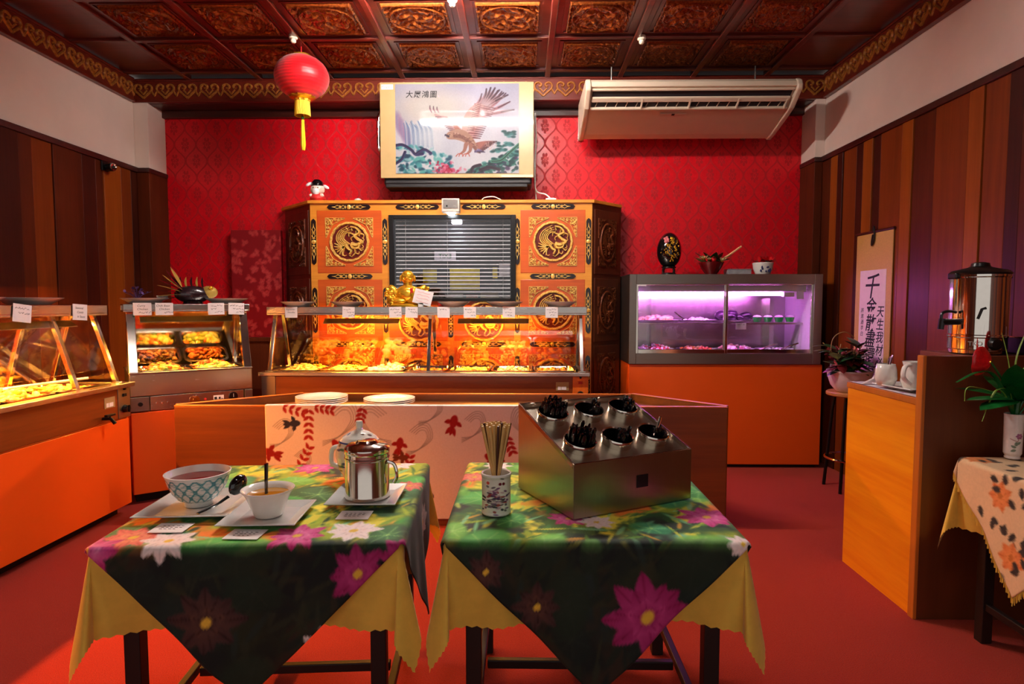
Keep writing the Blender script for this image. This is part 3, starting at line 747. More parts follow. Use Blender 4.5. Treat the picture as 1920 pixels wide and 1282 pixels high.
# ---- plates on the shelves
def plate_prof(r, h): return [(0, 0), (r * .62, 0), (r * .65, .004), (r * .8, h * .55), (r, h), (r + .002, h + .003), (r - .004, h + .004), (r * .78, h * .55 + .004), (r * .66, .009), (0, .008)]
plate_me = {}
def plate(label, loc, r=.13, h=.026, mat='porcelain', group='white plates on the warmer shelves', sx=1):
    o = MB().lathe(plate_prof(r, h), 40, sx=sx).build('plate', mat, None, 50); o.location = loc
    tag(o, label, 'plate', group); return o
zs = .64 + .738
for x, y, lb, r in [(-1.83, 4.99, 'white plate at the left end of the centre warmer shelf', .14), (-1.43, 5.0, 'white plate left of the golden figurine on the centre shelf', .135), (-.56, 4.98, 'white plate right of the golden figurine on the centre shelf', .13), (-.15, 5.0, 'white plate second from the right end of the centre warmer shelf', .15), (.3, 4.98, 'white plate at the right end of the centre warmer shelf', .135)]:
    plate(lb, (x, y, zs + .002), r, .036)
for x, lb in [(.13, 'white plate at the left end of the corner warmer shelf'), (.68, 'white plate at the right end of the corner warmer shelf')]:
    plate(lb, on_local(*SB, x, .26, .747), .155, .038)
for x, lb, r in [(1.27, 'white plate at the near part of the left wall warmer shelf', .15), (1.66, 'white plate at the far end of the left wall warmer shelf', .17)]:
    plate(lb, on_local(*SA, x, .28, .741), r, .038)

# ------------------------------------------------------------------ carved screen cabinet with window
CY = 5.35
cab = thing('carved_cabinet', 'tall gilt carved wooden screen cabinet with angled wings behind the centre warmer', 'cabinet', (0, 0, 0))
SX = [-1.816, -1.195, -.627, -.047, .568]; SZ = [2.238, 1.641, 1.05, .46]
def medallion():
    b = MB(); n = 72
    b.strip([(.162 * math.cos(2 * PI * i / n) * (1 + .012 * math.cos(18 * 2 * PI * i / n)), .162 * math.sin(2 * PI * i / n) * (1 + .012 * math.cos(18 * 2 * PI * i / n))) for i in range(n)], .012, .016, True)
    def st(pts, w0, w1, h=.016, k=8):
        p = bez([(x * .15, y * .15) for x, y in pts], k); m = len(p)
        b.strip(p, [(w0 + (w1 - w0) * i / (m - 1)) * .15 for i in range(m)], h)
    for i in range(5):       # long tail plumes
        o = i * .11; st([(-.25 + o * .6, -.35 + o * .5), (-.72 + o * .9, .05 + o * .3), (-.62 + o * 1.1, .55 - o * .1), (-.05 + o * .6, .93 - o * 1.1)], .05, .022, .014)
    for i in range(6):       # wing fan
        a = R(168 + i * 17); st([(-.28, -.28), (-.28 + .3 * math.cos(a), -.28 + .3 * math.sin(a)), (-.2 + .66 * math.cos(a), -.22 + .6 * math.sin(a))], .07, .03, .02)
    st([(-.2, -.2), (-.02, -.42), (.12, -.5), (.02, -.72)], .11, .05, .024)          # bird body and head
    st([(.1, .86), (.42, .78), (.6, .52), (.32, .36), (.5, .14), (.72, -.02), (.4, -.18), (.12, -.1)], .06, .13, .026)   # dragon
    st([(.12, -.1), (.22, -.34), (.5, -.34), (.62, -.18)], .12, .05, .024)
    st([(.5, -.3), (.7, -.5), (.82, -.4)], .06, .02); st([(.3, -.3), (.34, -.62), (.2, -.8)], .07, .03); st([(.32, -.62), (.52, -.72)], .04, .02)
    st([(.62, .5), (.84, .4), (.82, .2)], .05, .02); st([(.3, .4), (.02, .5), (-.02, .3)], .06, .02); st([(.34, .36), (.12, .22), (.16, .05)], .05, .02)
    for i in range(5):
        a = R(30 + 22 * i); st([(.66 * math.cos(a), .66 * math.sin(a)), (.84 * math.cos(a + .12), .84 * math.sin(a + .12))], .045, .015)
    for i in range(7):
        a = R(-150 + 30 * i); st([(.78 * math.cos(a), .78 * math.sin(a)), (.86 * math.cos(a + .16), .86 * math.sin(a + .16)), (.78 * math.cos(a + .3), .78 * math.sin(a + .3))], .035, .02, .01, 4)
    return b
def corner():
    b = MB()
    def sc(cx, cy, r, a0, sg=1):
        p = [(cx + r * (1 - .8 * k / 14) * math.cos(a0 + sg * k * .42), cy + r * (1 - .8 * k / 14) * math.sin(a0 + sg * k * .42)) for k in range(15)]
        b.strip(p, .0046, .010)
    for (x, y, r, a) in ((.018, .018, .02, 0), (.052, .02, .017, 2), (.02, .052, .017, 4), (.084, .016, .014, 1), (.016, .084, .014, 3), (.112, .013, .011, 0), (.013, .112, .011, 5), (.05, .05, .014, 2.5), (.14, .01, .008, 1), (.01, .14, .008, 4)):
        sc(x, y, r, a); sc(x, y, r * .8, a + 2.6, -1)
    b.strip([(0, .165), (0, 0.08), (0, 0), (.08, 0), (.165, 0)], [.002, .004, .005, .004, .002], .008)
    p = bez([(.168, .004), (.1, .036), (.06, .06), (.036, .1), (.004, .168)], 6); b.strip(p, .0035, .008)
    return b
def plaque(L):
    b = MB(); h = .021; e = .03
    b.prism([(-L / 2, 0), (-L / 2 + e * .5, -h * .8), (-L / 2 + e, -h), (L / 2 - e, -h), (L / 2 - e * .5, -h * .8), (L / 2, 0), (L / 2 - e * .5, h * .8), (L / 2 - e, h), (-L / 2 + e, h), (-L / 2 + e * .5, h * .8)], 0, .003)
    g = MB(); g.lathe([(0, .009), (.012, .008), (.019, .004), (.02, .002)], 16)
    for s in (-1, 1):
        for k, (c, a) in enumerate(((.052, .024), (.105, .028))):
            g.strip([(s * (c - a), 0), (s * c, .014), (s * (c + a), 0), (s * c, -.014)], .0048, .008, True)
        g.strip([(s * .072, .013), (s * .086, -.013)], .004, .007); g.strip([(s * .072, -.013), (s * .086, .013)], .004, .007)
        g.strip([(s * .128, 0), (s * .158, .001)], [.007, .001], .007); g.strip([(s * .03, .013), (s * .03, -.013)], .004, .007)
    return b, g
mo = medallion().build('medallion', 'gilt', None, 30); co = corner().build('corner_ornament', 'gilt', None, 30)
med_me, cor_me = mo.data, co.data; bpy.data.objects.remove(mo); bpy.data.objects.remove(co)
pb, pg = plaque(.40); a = pb.build('x', 'lacquer', None, 0); c = pg.build('x', 'gilt', None, 30); plq_me, plg_me = a.data, c.data
bpy.data.objects.remove(a); bpy.data.objects.remove(c)
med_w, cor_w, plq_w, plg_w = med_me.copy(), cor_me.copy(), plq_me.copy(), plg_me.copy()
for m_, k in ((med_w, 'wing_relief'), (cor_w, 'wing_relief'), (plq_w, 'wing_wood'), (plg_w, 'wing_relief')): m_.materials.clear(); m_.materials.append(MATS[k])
def inst(name, me, parent, M):
    o = bpy.data.objects.new(name, me); COL.objects.link(o); o.parent = parent; o.matrix_local = M; return o
dq = MB().lathe([(0, .0015), (.155, .0015), (.157, 0)], 40).build('x', 'oxblood', None, 30); disc_me = dq.data; bpy.data.objects.remove(dq)
def carved_panel(par, M, w, h, wing=False, sx=1.0):
    """M: frame at panel centre (right, up, out)"""
    p = MB(M).box(-w / 2, w / 2, -h / 2, h / 2, -.02, .0).build('carved_panel', 'wing_wood' if wing else 'cabinet_wood', par, 0, .003)
    S_ = Matrix.Diagonal((sx, 1, 1, 1))
    if not wing: inst('medallion_ground', disc_me, p, M)
    inst('medallion', med_w if wing else med_me, p, M @ S_)
    for i in range(4):
        kx, ky = ((-1, -1), (1, -1), (1, 1), (-1, 1))[i]
        # corner ornament starts in its corner and grows inwards
        Q = Matrix.Translation((kx * .205 * sx, ky * .205, 0)) @ Matrix.Rotation(i * PI / 2, 4, 'Z')
        inst('corner_ornament', cor_w if wing else cor_me, p, M @ (Matrix.Diagonal((sx, 1, 1, 1)) @ Matrix.Translation((kx * .205, ky * .205, 0)) @ Matrix.Rotation(i * PI / 2, 4, 'Z')))
    return p
def strips(par, M, vertical, wing=False, k=1.0):
    Q = M @ (Matrix.Rotation(PI / 2, 4, 'Z') if vertical else Matrix.Identity(4)) @ Matrix.Diagonal((k, 1, 1, 1))
    p = inst('border_plaque', plq_w if wing else plq_me, par, Q); inst('border_ornament', plg_w if wing else plg_me, p, Matrix.Translation((0, 0, 0)) @ Matrix.Identity(4))
    return p
# carcass behind the panels, with the window opening
WX0, WX1, WZ0, WZ1 = -1.145, -.072, 1.437, 2.155
MB().box(SX[0] - .03, WX0, CY, CY + .06, 0, 2.27).box(WX1, SX[4] + .03, CY, CY + .06, 0, 2.27).box(WX0, WX1, CY, CY + .06, 0, WZ0).box(WX0, WX1, CY, CY + .06, WZ1, 2.27).build('carcass', 'cabinet_edge', cab, 0)
MB().prism([(SX[0] - .045, CY - .02), (SX[4] + .045, CY - .02), (.897, 5.63), (.897, 5.79), (-2.25, 5.79), (-2.25, 5.74)], 2.268, 2.295).build('top_board', 'cabinet_edge', cab, 0, .003)
for c in range(4):
    xm = (SX[c] + SX[c + 1]) / 2; w = SX[c + 1] - SX[c] - .056
    for r_ in range(4):
        z1 = SZ[r_]; z0 = SZ[r_ + 1] if r_ < 3 else -.0; zm = (z1 + z0) / 2; h = z1 - z0 - .056
        if c in (1, 2) and r_ == 0: pass
        elif c in (1, 2) and r_ == 1:
            zm = (WZ0 - .03 + z0 + .028) / 2
            p = carved_panel(cab, front(xm, CY - .003, (1.05 + 1.60) / 2 - .03), w, .0 + .36, sx=.92) if False else None
            h2 = WZ0 - .01 - (z0 + .028)
            p = MB(front(xm, CY - .003, z0 + .028 + h2 / 2)).box(-w / 2, w / 2, -h2 / 2, h2 / 2, -.02, 0).build('carved_panel', 'cabinet_wood', cab, 0, .003)
            inst('medallion_ground', disc_me, p, front(xm, CY - .003, z0 + .2))
            inst('medallion', med_me, p, front(xm, CY - .003, z0 + .2) @ Matrix.Diagonal((1.02, 1.02, 1, 1)))
        else: carved_panel(cab, front(xm, CY - .003, zm), w, min(h, .56) if r_ < 3 else h)
        if not (c in (1, 2) and r_ == 0): 
            if r_ > 0 and not (c in (1, 2) and r_ == 1): strips(cab, front(xm, CY - .004, SZ[r_]), False)
    strips(cab, front(xm, CY - .004, SZ[0]), False, k=.95)
for c in range(5):
    for r_ in range(3):
        if c == 2 and r_ == 0: continue
        zc = (SZ[r_] + SZ[r_ + 1]) / 2
        if c == 2 and r_ == 1: strips(cab, front(SX[c], CY - .004, zc - .12), True, k=.6)
        else: strips(cab, front(SX[c], CY - .004, zc), True)
# wings
for (A, B) in (((SX[4] + .03, CY), (.893, 5.635)), ((-2.225, 5.76), (SX[0] - .03, CY))):
    A, B = Vector((*A, 0)), Vector((*B, 0)); d = (B - A); L = d.length; d.normalize(); n = Vector((d.y, -d.x, 0))
    M0 = FR(A, d, (0, 0, 1))
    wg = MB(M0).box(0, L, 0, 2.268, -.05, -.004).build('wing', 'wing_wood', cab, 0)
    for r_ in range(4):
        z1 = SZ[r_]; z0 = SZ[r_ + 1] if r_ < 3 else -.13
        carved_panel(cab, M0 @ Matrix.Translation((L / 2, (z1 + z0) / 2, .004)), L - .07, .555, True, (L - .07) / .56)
# window, frame, blind, things seen behind it
fr = MB().box(WX0 - .012, WX0 + .03, CY - .03, CY + .05, WZ0 - .012, WZ1 + .012).box(WX1 - .03, WX1 + .012, CY - .03, CY + .05, WZ0 - .012, WZ1 + .012).box(WX0 + .03, WX1 - .03, CY - .03, CY + .05, WZ0 - .012, WZ0 + .02).box(WX0 + .03, WX1 - .03, CY - .03, CY + .05, WZ1 - .022, WZ1 + .012).build('window_frame', 'black_plastic', cab, 0, .003)
MB().box(WX0 + .03, WX1 - .03, CY - .012, CY - .008, WZ0 + .02, WZ1 - .022).build('window_pane', 'window_glass', fr, 0)
MB().box(WX0 - .01, WX1 + .01, CY + .06, CY + .40, WZ0 - .02, WZ0 - .005).box(WX0 - .01, WX1 + .01, CY + .06, CY + .40, WZ1 + .005, WZ1 + .02).box(WX0 - .02, WX0 - .008, CY + .06, CY + .40, WZ0 - .02, WZ1 + .02).box(WX1 + .008, WX1 + .02, CY + .06, CY + .40, WZ0 - .02, WZ1 + .02).box(WX0 - .02, WX1 + .02, CY + .40, CY + .41, WZ0 - .02, WZ1 + .02).build('kitchen_recess', 'dark_void', cab, 0)
bl = thing('venetian_blind', 'white slatted venetian blind inside the screen window', 'blind', (0, CY + .03, WZ0))
nsl = 20; s0 = None
for i in range(nsl):
    z = .035 + i * (WZ1 - WZ0 - .07) / (nsl - 1)
    if s0 is None:
        s0 = MB().cbox((0, 0, 0), (WX1 - WX0 - .075, .024, .0016), (R(21), 0, 0)).build('slat', 'slat', bl, 0)
        o = s0
    else: o = bpy.data.objects.new('slat', s0.data); COL.objects.link(o); o.parent = bl
    o.location = ((WX0 + WX1) / 2, 0, z)
for x in (WX0 + .12, (WX0 + WX1) / 2 - .05, WX1 - .1): MB().tube([(x, .014, .02), (x, .014, WZ1 - WZ0 - .02)], .0012, 5).build('cord', 'cable', bl)
MB().box(-.64, -.55, CY + .2, CY + .26, WZ1 - .03, WZ1 + .004).build('kitchen_lamp', 'tube_dim', cab, 0, .006)
def flat(name, label, cat, x0, x1, z0, z1, y, mat, th=.004):
    o = MB().box(x0, x1, y, y + th, z0, z1).build(name, mat, None, 0); return tag(o, label, cat)
flat('poster', 'large yellow notice on the kitchen wall behind the blind', 'poster', -.68, -.4, 1.53, 1.73, CY + .385, 'yellow_poster')
flat('poster', 'small olive yellow notice behind the blind above the golden figurine', 'poster', -.93, -.8, 1.6, 1.72, CY + .38, 'yellow_poster')
flat('paper_sheet', 'white sheet pinned behind the blind near its right edge', 'paper', -.22, -.12, 1.66, 1.78, CY + .38, 'paper')
flat('paper_sheet', 'yellow slip pinned behind the blind beside a white sheet', 'paper', -.28, -.235, 1.64, 1.74, CY + .375, 'yellow_poster')
e = thing('exit_reflection', 'pale panel with reversed green letters behind the blind, standing for a reflected exit sign', 'sign', (-.72, CY + .36, 1.8))  # stand-in panel for an exit sign mirrored in the window glass
MB().box(-.1, .1, 0, .012, 0, .085).build('panel', 'paper', e, 0, .003)
text('lettering', 'EXIT', .06, 'green_ink', e, front(0, -.001, .042) @ Matrix.Diagonal((-1, 1, 1, 1)), .0003)
for x, z, w, h, m_, lb in ((-.46, 1.462, .1, .05, 'red_box', 'red brown carton on the sill behind the blind'), (-.3, 1.462, .16, .08, 'board', 'pale carton behind the blind at lower right'), (-.62, 1.462, .16, .06, 'steel', 'steel tin behind the blind beside a carton')):
    b = MB().box(x - w / 2, x + w / 2, CY + .2, CY + .3, WZ0 - .004, WZ0 - .004 + h).box(x - w / 2 - .003, x + w / 2 + .003, CY + .195, CY + .305, WZ0 + h * .8, WZ0 + h * .92).build('carton', m_, None, 0, .004); tag(b, lb, 'box')
# emergency lamp over the window
t = thing('emergency_lamp', 'small grey emergency light box hanging at the top of the carved screen', 'lamp', (-.61, CY - .13, 2.175))
MB().box(-.075, .075, 0, .1, .0, .115).build('housing', 'box_grey', t, 0, .006)
MB(front(0, 0, .06)).box(-.062, .062, -.03, .045, 0, .004).build('face_plate', 'steel', t, 0, .002)
MB(front(-.03, -.004, .05)).lathe([(0, .006), (.007, .006), (.008, 0)], 12).build('button', 'black_plastic', t)
MB().lathe([(0, -.022), (.02, -.02), (.034, -.01), (.036, 0), (0, 0)], 20, (0, .05, 0)).build('lens', 'led_white', t)
# figurine on the cabinet, bits on top
t = thing('ceramic_figurine', 'small white bearded ceramic figurine with black hat on top of the carved screen', 'figurine', (-1.79, CY + .04, 2.296))
MB().lathe([(0, 0), (.055, 0), (.065, .02), (.058, .05), (.03, .075), (0, .08)], 20).build('robe', 'red_robe', t)
MB().ell((0, 0, .1), (.062, .055, .05), 18, 12).build('head', 'face', t)
MB().lathe([(0, .185), (.03, .182), (.046, .165), (.05, .14), (.055, .136), (.055, .13), (0, .13)], 20).build('hat', 'black_gloss', t)
for s in (-1, 1):
    MB().ell((s * .075, 0, .135 - .012 * s), (.03, .008, .014), 12, 8, (0, s * .5, 0)).build('hat_wing', 'dish_white', t)
    MB().ell((s * .045, -.03, .045), (.02, .02, .016), 12, 8).build('hand', 'face', t)
    MB().ell((s * .02, -.052, .11), (.006, .004, .004), 8, 6).build('eye', 'black_gloss', t)
MB().ell((0, -.046, .075), (.03, .02, .032), 14, 10).build('beard', 'dish_white', t)
tag(MB().lathe([(0, 0), (.03, 0), (.034, .012), (.02, .022), (0, .024)], 16, (-1.44, CY + .05, 2.296)).build('white_cap', 'dish_white'), 'small round white cap lying on top of the carved screen', 'cap')
c = MB().tube(bez([(-.36, CY + .05, 2.3), (-.33, CY + .05, 2.325), (-.25, CY + .04, 2.33), (-.18, CY + .06, 2.3)], 8), .005, 6).build('cable', 'cable'); tag(c, 'short white cable looped on top of the screen below the picture', 'cable')

# ------------------------------------------------------------------ picture board, television, lantern, air conditioner
tv = thing('television', 'black flat box television mounted behind the eagle picture board', 'television', (-.56, 5.33, 2.4))
MB().box(-.635, .64, .0, .28, .02, .85).build('body', 'tv_black', tv, 0, .02)
MB().box(-.62, .6, -.005, .2, 0, .03).build('bottom_bar', 'tv_black', tv, 0, .006)
MB().tube(bez([(-.64, .05, .28), (-.685, .05, .36), (-.68, .05, .6), (-.65, .05, .66)], 8), .018, 10).build('arm', 'chrome', tv)
MB().ell((-.65, .05, .26), (.03, .06, .1), 14, 10).build('mount', 'black_plastic', tv)
MB().box(.4, .46, .28, .49, .3, .6).box(-.46, -.4, .28, .49, .3, .6).build('wall_bracket', 'dark_metal', tv, 0)
bd = MB().box(-1.215, .092, 5.302, 5.322, 2.476, 3.275).build('picture_board', 'board', None, 0, .004); tag(bd, 'beige board hung above the carved screen, behind the eagle picture', 'board')
CE = Canvas(0, 1.05, 0, .745, .0042, (238, 234, 240))
n1 = CE.noise(4, 1); n2 = CE.noise(9, 2)
g = np.clip(CE.Y / .745, 0, 1)
CE.C = CE.C * 0 + np.array((226, 224, 240.)) * g[..., None] + np.array((244, 244, 248.)) * (1 - g)[..., None]
CE.C += ((n1 - .5) * 26)[..., None] * np.array((1, .9, .7))
CE.blob((.3, .55), (.3, .16), (250, 242, 226), 0, .9, .6)
for i in range(9): CE.blob((.02 + .012 * i, .42 + .02 * (i % 3) - .02 * i), (.022, .09), [(206, 170, 206), (190, 196, 226), (226, 196, 214)][i % 3], .15, .7, .6)
for i in range(26):     # waterfall
    x = .07 + .0085 * i; CE.stroke(bez([(x, .42 + .02 * math.sin(i)), (x + .012 + .001 * i, .36), (x + .018 + .0012 * i, .2 + .03 * math.sin(i * 1.7))], 5), .0035, [(150, 186, 218), (236, 244, 250), (176, 204, 230), (120, 150, 196)][i % 4], .7)
CE.blob((.3, .29), (.12, .1), (244, 246, 250), 0, 1.0, .7)
for i in range(120):    # teal forest low left
    x = rnd.uniform(0, .46); y = rnd.uniform(0, .24 - .34 * max(0, x - .12) ** 1.2); CE.blob((x, y), (rnd.uniform(.01, .035), rnd.uniform(.008, .022)), rnd.choice([(80, 176, 186), (126, 206, 208), (60, 140, 160), (206, 236, 238), (150, 220, 214), (40, 110, 140)]), rnd.uniform(-1, 1), .6, .8)
for p in ([(0, .235), (.06, .24), (.13, .2), (.17, .16), (.23, .165)], [(.0, .085), (.05, .12), (.08, .18)], [(.17, .16), (.24, .2), (.3, .17)]):
    q = bez(p, 6); CE.stroke(q, [.012] * len(q), (96, 82, 150)); CE.stroke([(a, b + .006) for a, b in q], .003, (60, 46, 96))
for i in range(70): CE.blob((rnd.gauss(.43, .055), abs(rnd.gauss(.03, .03))), (rnd.uniform(.008, .02), rnd.uniform(.006, .014)), rnd.choice([(226, 70, 130), (240, 130, 170), (206, 40, 96), (250, 190, 206)]), rnd.uniform(0, 3), .6, .9)
for i in range(150):    # right trees
    x = rnd.uniform(.62, 1.05); y = rnd.uniform(0, .03 + .2 * max(0, (x - .66) / .4)); CE.blob((x, y), (rnd.uniform(.01, .03), rnd.uniform(.006, .018)), rnd.choice([(70, 130, 130), (120, 190, 176), (150, 210, 196), (50, 86, 100), (126, 96, 140), (90, 160, 150)]), rnd.uniform(-.8, .8), .6, .85)
for c_ in ((.98, .33), (.94, .24), (.9, .19), (1.0, .16), (.86, .1)):
    for i in range(14): CE.blob((c_[0] + rnd.gauss(0, .03), c_[1] + rnd.gauss(0, .013)), (.02, .01), rnd.choice([(80, 150, 150), (56, 120, 124), (130, 190, 190)]), 0, .7, .8)
for p in ([(1.05, .24), (.98, .18), (.9, .11), (.82, .1)], [(.64, .0), (.66, .05), (.72, .07)], [(.72, .03), (.8, .05), (.88, .03)]):
    q = bez(p, 6); CE.stroke(q, .013, (130, 190, 170) if p[0][0] > 1 else (120, 76, 110)); CE.stroke(q, .003, (60, 80, 90))
def feather(a, b, w, c0, c1, bend=.02):
    mx_, my_ = (a[0] + b[0]) / 2 - bend, (a[1] + b[1]) / 2 + abs(bend) * .3; q = bez([a, (mx_, my_), b], 7); m = len(q)
    CE.stroke(q, [w * (.7 + .6 * math.sin(PI * i / (m - 1))) * (1 - .75 * (i / (m - 1)) ** 3) for i in range(m)], c0); CE.stroke(q[m // 2:], [w * .55] * (m - m // 2), c1, .55)
    CE.stroke(q, .0012, (110, 60, 70))
BR, PK, DK = (206, 140, 120), (236, 196, 196), (92, 56, 84)
q = bez([(.6, .33), (.63, .42), (.68, .5), (.76, .58)], 6); CE.stroke(q, [.03 + .035 * math.sin(PI * i / len(q)) for i in range(len(q))], (236, 206, 200))
q = bez([(.55, .34), (.5, .4), (.42, .45), (.34, .49)], 6); CE.stroke(q, [.028 - .0011 * i for i in range(len(q))], (232, 200, 198))
for i in range(9):      # right wing, primaries
    a = (.66 + .012 * i, .53 - .006 * i); tipx = .735 + .024 * i; b = (tipx, (.66 + .03 * math.sin(i * .5)) - max(0, i - 6) * .055); feather(a, (b[0] + .01 * i, b[1]), .0105, (222, 182, 190), DK, -.018)
for i in range(6):
    b0 = (.7 + .014 * i, .53 + .004 * i); tip = (.775 + .036 * i, .70 + .02 * math.sin(i * .9) - .006 * i); feather(b0, tip, .0135, (206, 176, 184), (84, 56, 84), -.022 + .006 * i)
for i in range(16):     # right wing, secondaries
    y = .28 + .0185 * i; feather((.615 + .004 * i, y + .02), (.72 + .0085 * i, y + .012 - .002 * i), .0075, PK if i % 2 else (216, 160, 160), (140, 84, 104), .006)
for i in range(12): feather((.61 + .006 * i, .36 + .018 * i), (.665 + .006 * i, .36 + .02 * i), .009, (240, 214, 210), (206, 150, 150), .004)
for i in range(10):     # left wing
    feather((.55 - .012 * i, .37 + .011 * i), (.46 - .013 * i, .36 + .0125 * i), .0075, PK, (130, 80, 104), .004)
for i in range(3): feather((.31 + .03 * i, .51), (.295 + .03 * i, .565 - .006 * i), .006, (226, 190, 200), DK, .006)
q = bez([(.53, .36), (.5, .41), (.46, .44)], 6); CE.stroke(q, [.02 - .0012 * i for i in range(len(q))], BR)
for i in range(11):     # tail
    feather((.69, .25 - .006 * i), (.86 - .014 * i, .265 - .0095 * i), .0095, (214, 160, 150), (110, 60, 84), .003)
for i in range(40):
    CE.blob((rnd.uniform(.76, .86), rnd.uniform(.195, .26)), (.004, .0028), (250, 226, 220), .3, .5, .9)
for i in range(8): feather((.68, .205 - .002 * i), (.76 - .012 * i, .176), .007, (176, 164, 206), (80, 70, 130), .0)
q = bez([(.46, .315), (.52, .325), (.58, .31), (.64, .265), (.68, .22)], 8); m = len(q)
CE.stroke(q, [.02 + .026 * math.sin(PI * min(1, i / m + .12)) for i in range(m)], (214, 180, 164)); CE.stroke([(a, b - .014) for a, b in q[6:]], .014, (176, 128, 116), .8)
for i in range(60):
    k = rnd.randrange(4, m); CE.blob((q[k][0] + rnd.gauss(0, .012), q[k][1] + rnd.gauss(0, .012)), (.007, .0035), rnd.choice([(236, 210, 198), (160, 110, 100), (196, 154, 140)]), -.5, .6, .8)
CE.blob((.465, .318), (.026, .018), (222, 190, 172), 0, .3); CE.stroke([(.45, .31), (.425, .322), (.42, .314)], [.01, .006, .002], (96, 70, 110)); CE.blob((.462, .324), (.004, .004), (30, 20, 30))
for p in ([(.6, .24), (.585, .19), (.555, .165)], [(.64, .235), (.635, .19), (.61, .165)]):
    q = bez(p, 6); CE.stroke(q, [.018 - .0009 * i for i in range(len(q))], (206, 160, 146))
    for d in (-.04, -.015, .02): CE.stroke(bez([p[-1], (p[-1][0] + d * .6, p[-1][1] - .004), (p[-1][0] + d, p[-1][1] - .022)], 4), .0035, (226, 140, 120))
CE.C = np.clip(CE.C, 0, 255) / 255; CE.C = (CE.C ** 1.8) * 150
pic = thing('eagle_picture', 'glossy print of a swooping eagle over misty mountains on a beige board', 'picture', (-1.083, 5.3, 2.512))
MB().box(0, 1.05, -.003, .0, 0, .745).build('backing', 'paper', pic, 0)
CE.mesh('print', lambda X, Y: np.stack([X, X * 0 - .0036, Y], 1), 'print_gloss', pic)
for i, ch in enumerate('大展鴻圖'): text('lettering', ch, .062, 'ink', pic, front(.12 + .068 * i, -.005, .655), .0003, .1, bold=.0006)
MB(front(.37, -.0045, .64)).box(-.006, .006, -.008, .008, 0, .0004).build('seal', 'pink_bract', pic, 0)
st = thing('name_sticker', 'white sticker with green lettering at the top left of the picture board', 'sticker', (-1.15, 5.2995, 3.235))
MB().box(-.05, .05, 0, .001, -.02, .02).build('paper', 'paper', st, 0); text('lettering', 'Pope', .036, 'green_ink', st, front(-.012, -.0012, .002), .0002)
c = MB().tube(bez([(.115, 5.75, 3.15), (.12, 5.7, 2.9), (.11, 5.6, 2.55), (.12, 5.5, 2.4), (.2, 5.45, 2.36), (.25, 5.42, 2.31)], 10), .006, 6).tube(bez([(.105, 5.75, 3.15), (.1, 5.66, 2.8), (.11, 5.6, 2.5), (.12, 5.5, 2.31)], 8), .005, 6).build('cable', 'cable'); tag(c, 'white cables hanging down right of the picture board', 'cable')
tag(MB().box(.2, .29, 5.41, 5.45, 2.297, 2.32).box(.215, .275, 5.418, 5.442, 2.32, 2.325).build('plug_block', 'dish_white', None, 0, .004), 'small white plug block on top of the screen at the cable end', 'plug')

t = thing('paper_lantern', 'round red silk lantern with yellow tassel hanging from the ceiling', 'lantern', (-1.716, 4.85, 2.6))
n = 28
pr = [(.06, .735 - .02)] + [(.205 * math.sqrt(max(0, 1 - (k / 10) ** 2)) * 1.0, .557 - .165 * (k / 10)) for k in range(-9, 10)] + [(.06, .39)]
MB().lathe([(r, z) for r, z in pr if r > .055], 48, wav=(.012, n)).build('shade', 'lantern_silk', t, 80)
MB().lathe([(0, .735), (.035, .735), (.07, .722), (.075, .705), (.062, .7)], 24).build('top_cap', 'gold', t)
MB().lathe([(.1, .408), (.085, .395), (.06, .385), (.058, .372), (0, .372)], 24, wav=(.06, 12)).build('bottom_cap', 'gold', t)
b = MB()
for i in range(36):
    a = 2 * PI * i / 36; b.tube([(.05 * math.cos(a), .05 * math.sin(a), .376), (.054 * math.cos(a), .054 * math.sin(a), .32), (.056 * math.cos(a + .1), .056 * math.sin(a + .1), .262)], .0055, 5)
b.build('fringe', 'tassel', t)
MB().lathe([(0, .262), (.009, .258), (.012, .25), (.009, .24), (0, .237)], 12).build('bead', 'jade', t)
MB().lathe([(0, .238), (.012, .232), (.011, .215), (.016, .1), (.018, .04), (.012, .0), (0, -.0)], 14, wav=(.1, 7)).build('tassel', 'tassel', t)
MB().tube([(0, 0, .73), (0, 0, .8)], .004, 6).build('hanger', 'red_petal', t)
MB().tube([(.0, 0, .37), (0, 0, .26)], .003, 6).build('cord', 'red_petal', t)

ac = thing('air_conditioner', 'long cream air conditioner slung under the ceiling cornice', 'air conditioner', (1.345, 5.0, 2.86))
hw = .85
prof = [(0, .315), (-.03, .29), (-.04, .25), (.0, .245), (.13, .15), (.16, .145), (.48, .02), (.56, .0), (.6, .02), (.6, .315)]
MB().prism(prof, -hw + .04, hw - .04, 'yz').build('shell', 'ac_shell', ac, 0, .006)
for s in (-1, 1):
    e_ = [(0, .32), (-.035, .3), (-.052, .26), (-.045, .225), (.1, .12), (.2, .085), (.48, .005), (.57, -.012), (.61, .02), (.61, .32)]
    MB().prism(e_, s * hw - (.045 if s > 0 else 0), s * hw + (.045 if s < 0 else 0), 'yz').build('end_cap', 'ac_shell', ac, 0, .012, 3)
b = MB(); 
MG = FR((0, -.004, .242), (1, 0, 0), (0, -.13, .095)) 
gr = MB(MG).box(-hw + .06, hw - .06, -.165, -.0, -.004, .004).build('outlet', 'ac_dark', ac, 0)
MB(MG).box(-hw + .06, hw - .06, -.105, -.062, .004, .026).build('louvre', 'ac_shell', ac, 0, .006)
MB(MG).box(-hw + .05, hw - .05, -.178, -.16, .0, .026).build('lower_lip', 'ac_shell', ac, 0, .005)
MB(MG).box(-hw + .05, hw - .05, -.006, .01, .0, .02).build('upper_lip', 'ac_shell', ac, 0, .004)
for x in (-.385, .0, .385, .77): MB(MG).box(x - .006, x + .006, -.165, -.075, .004, .03).build('louvre_support', 'ac_shell', ac, 0, .002)
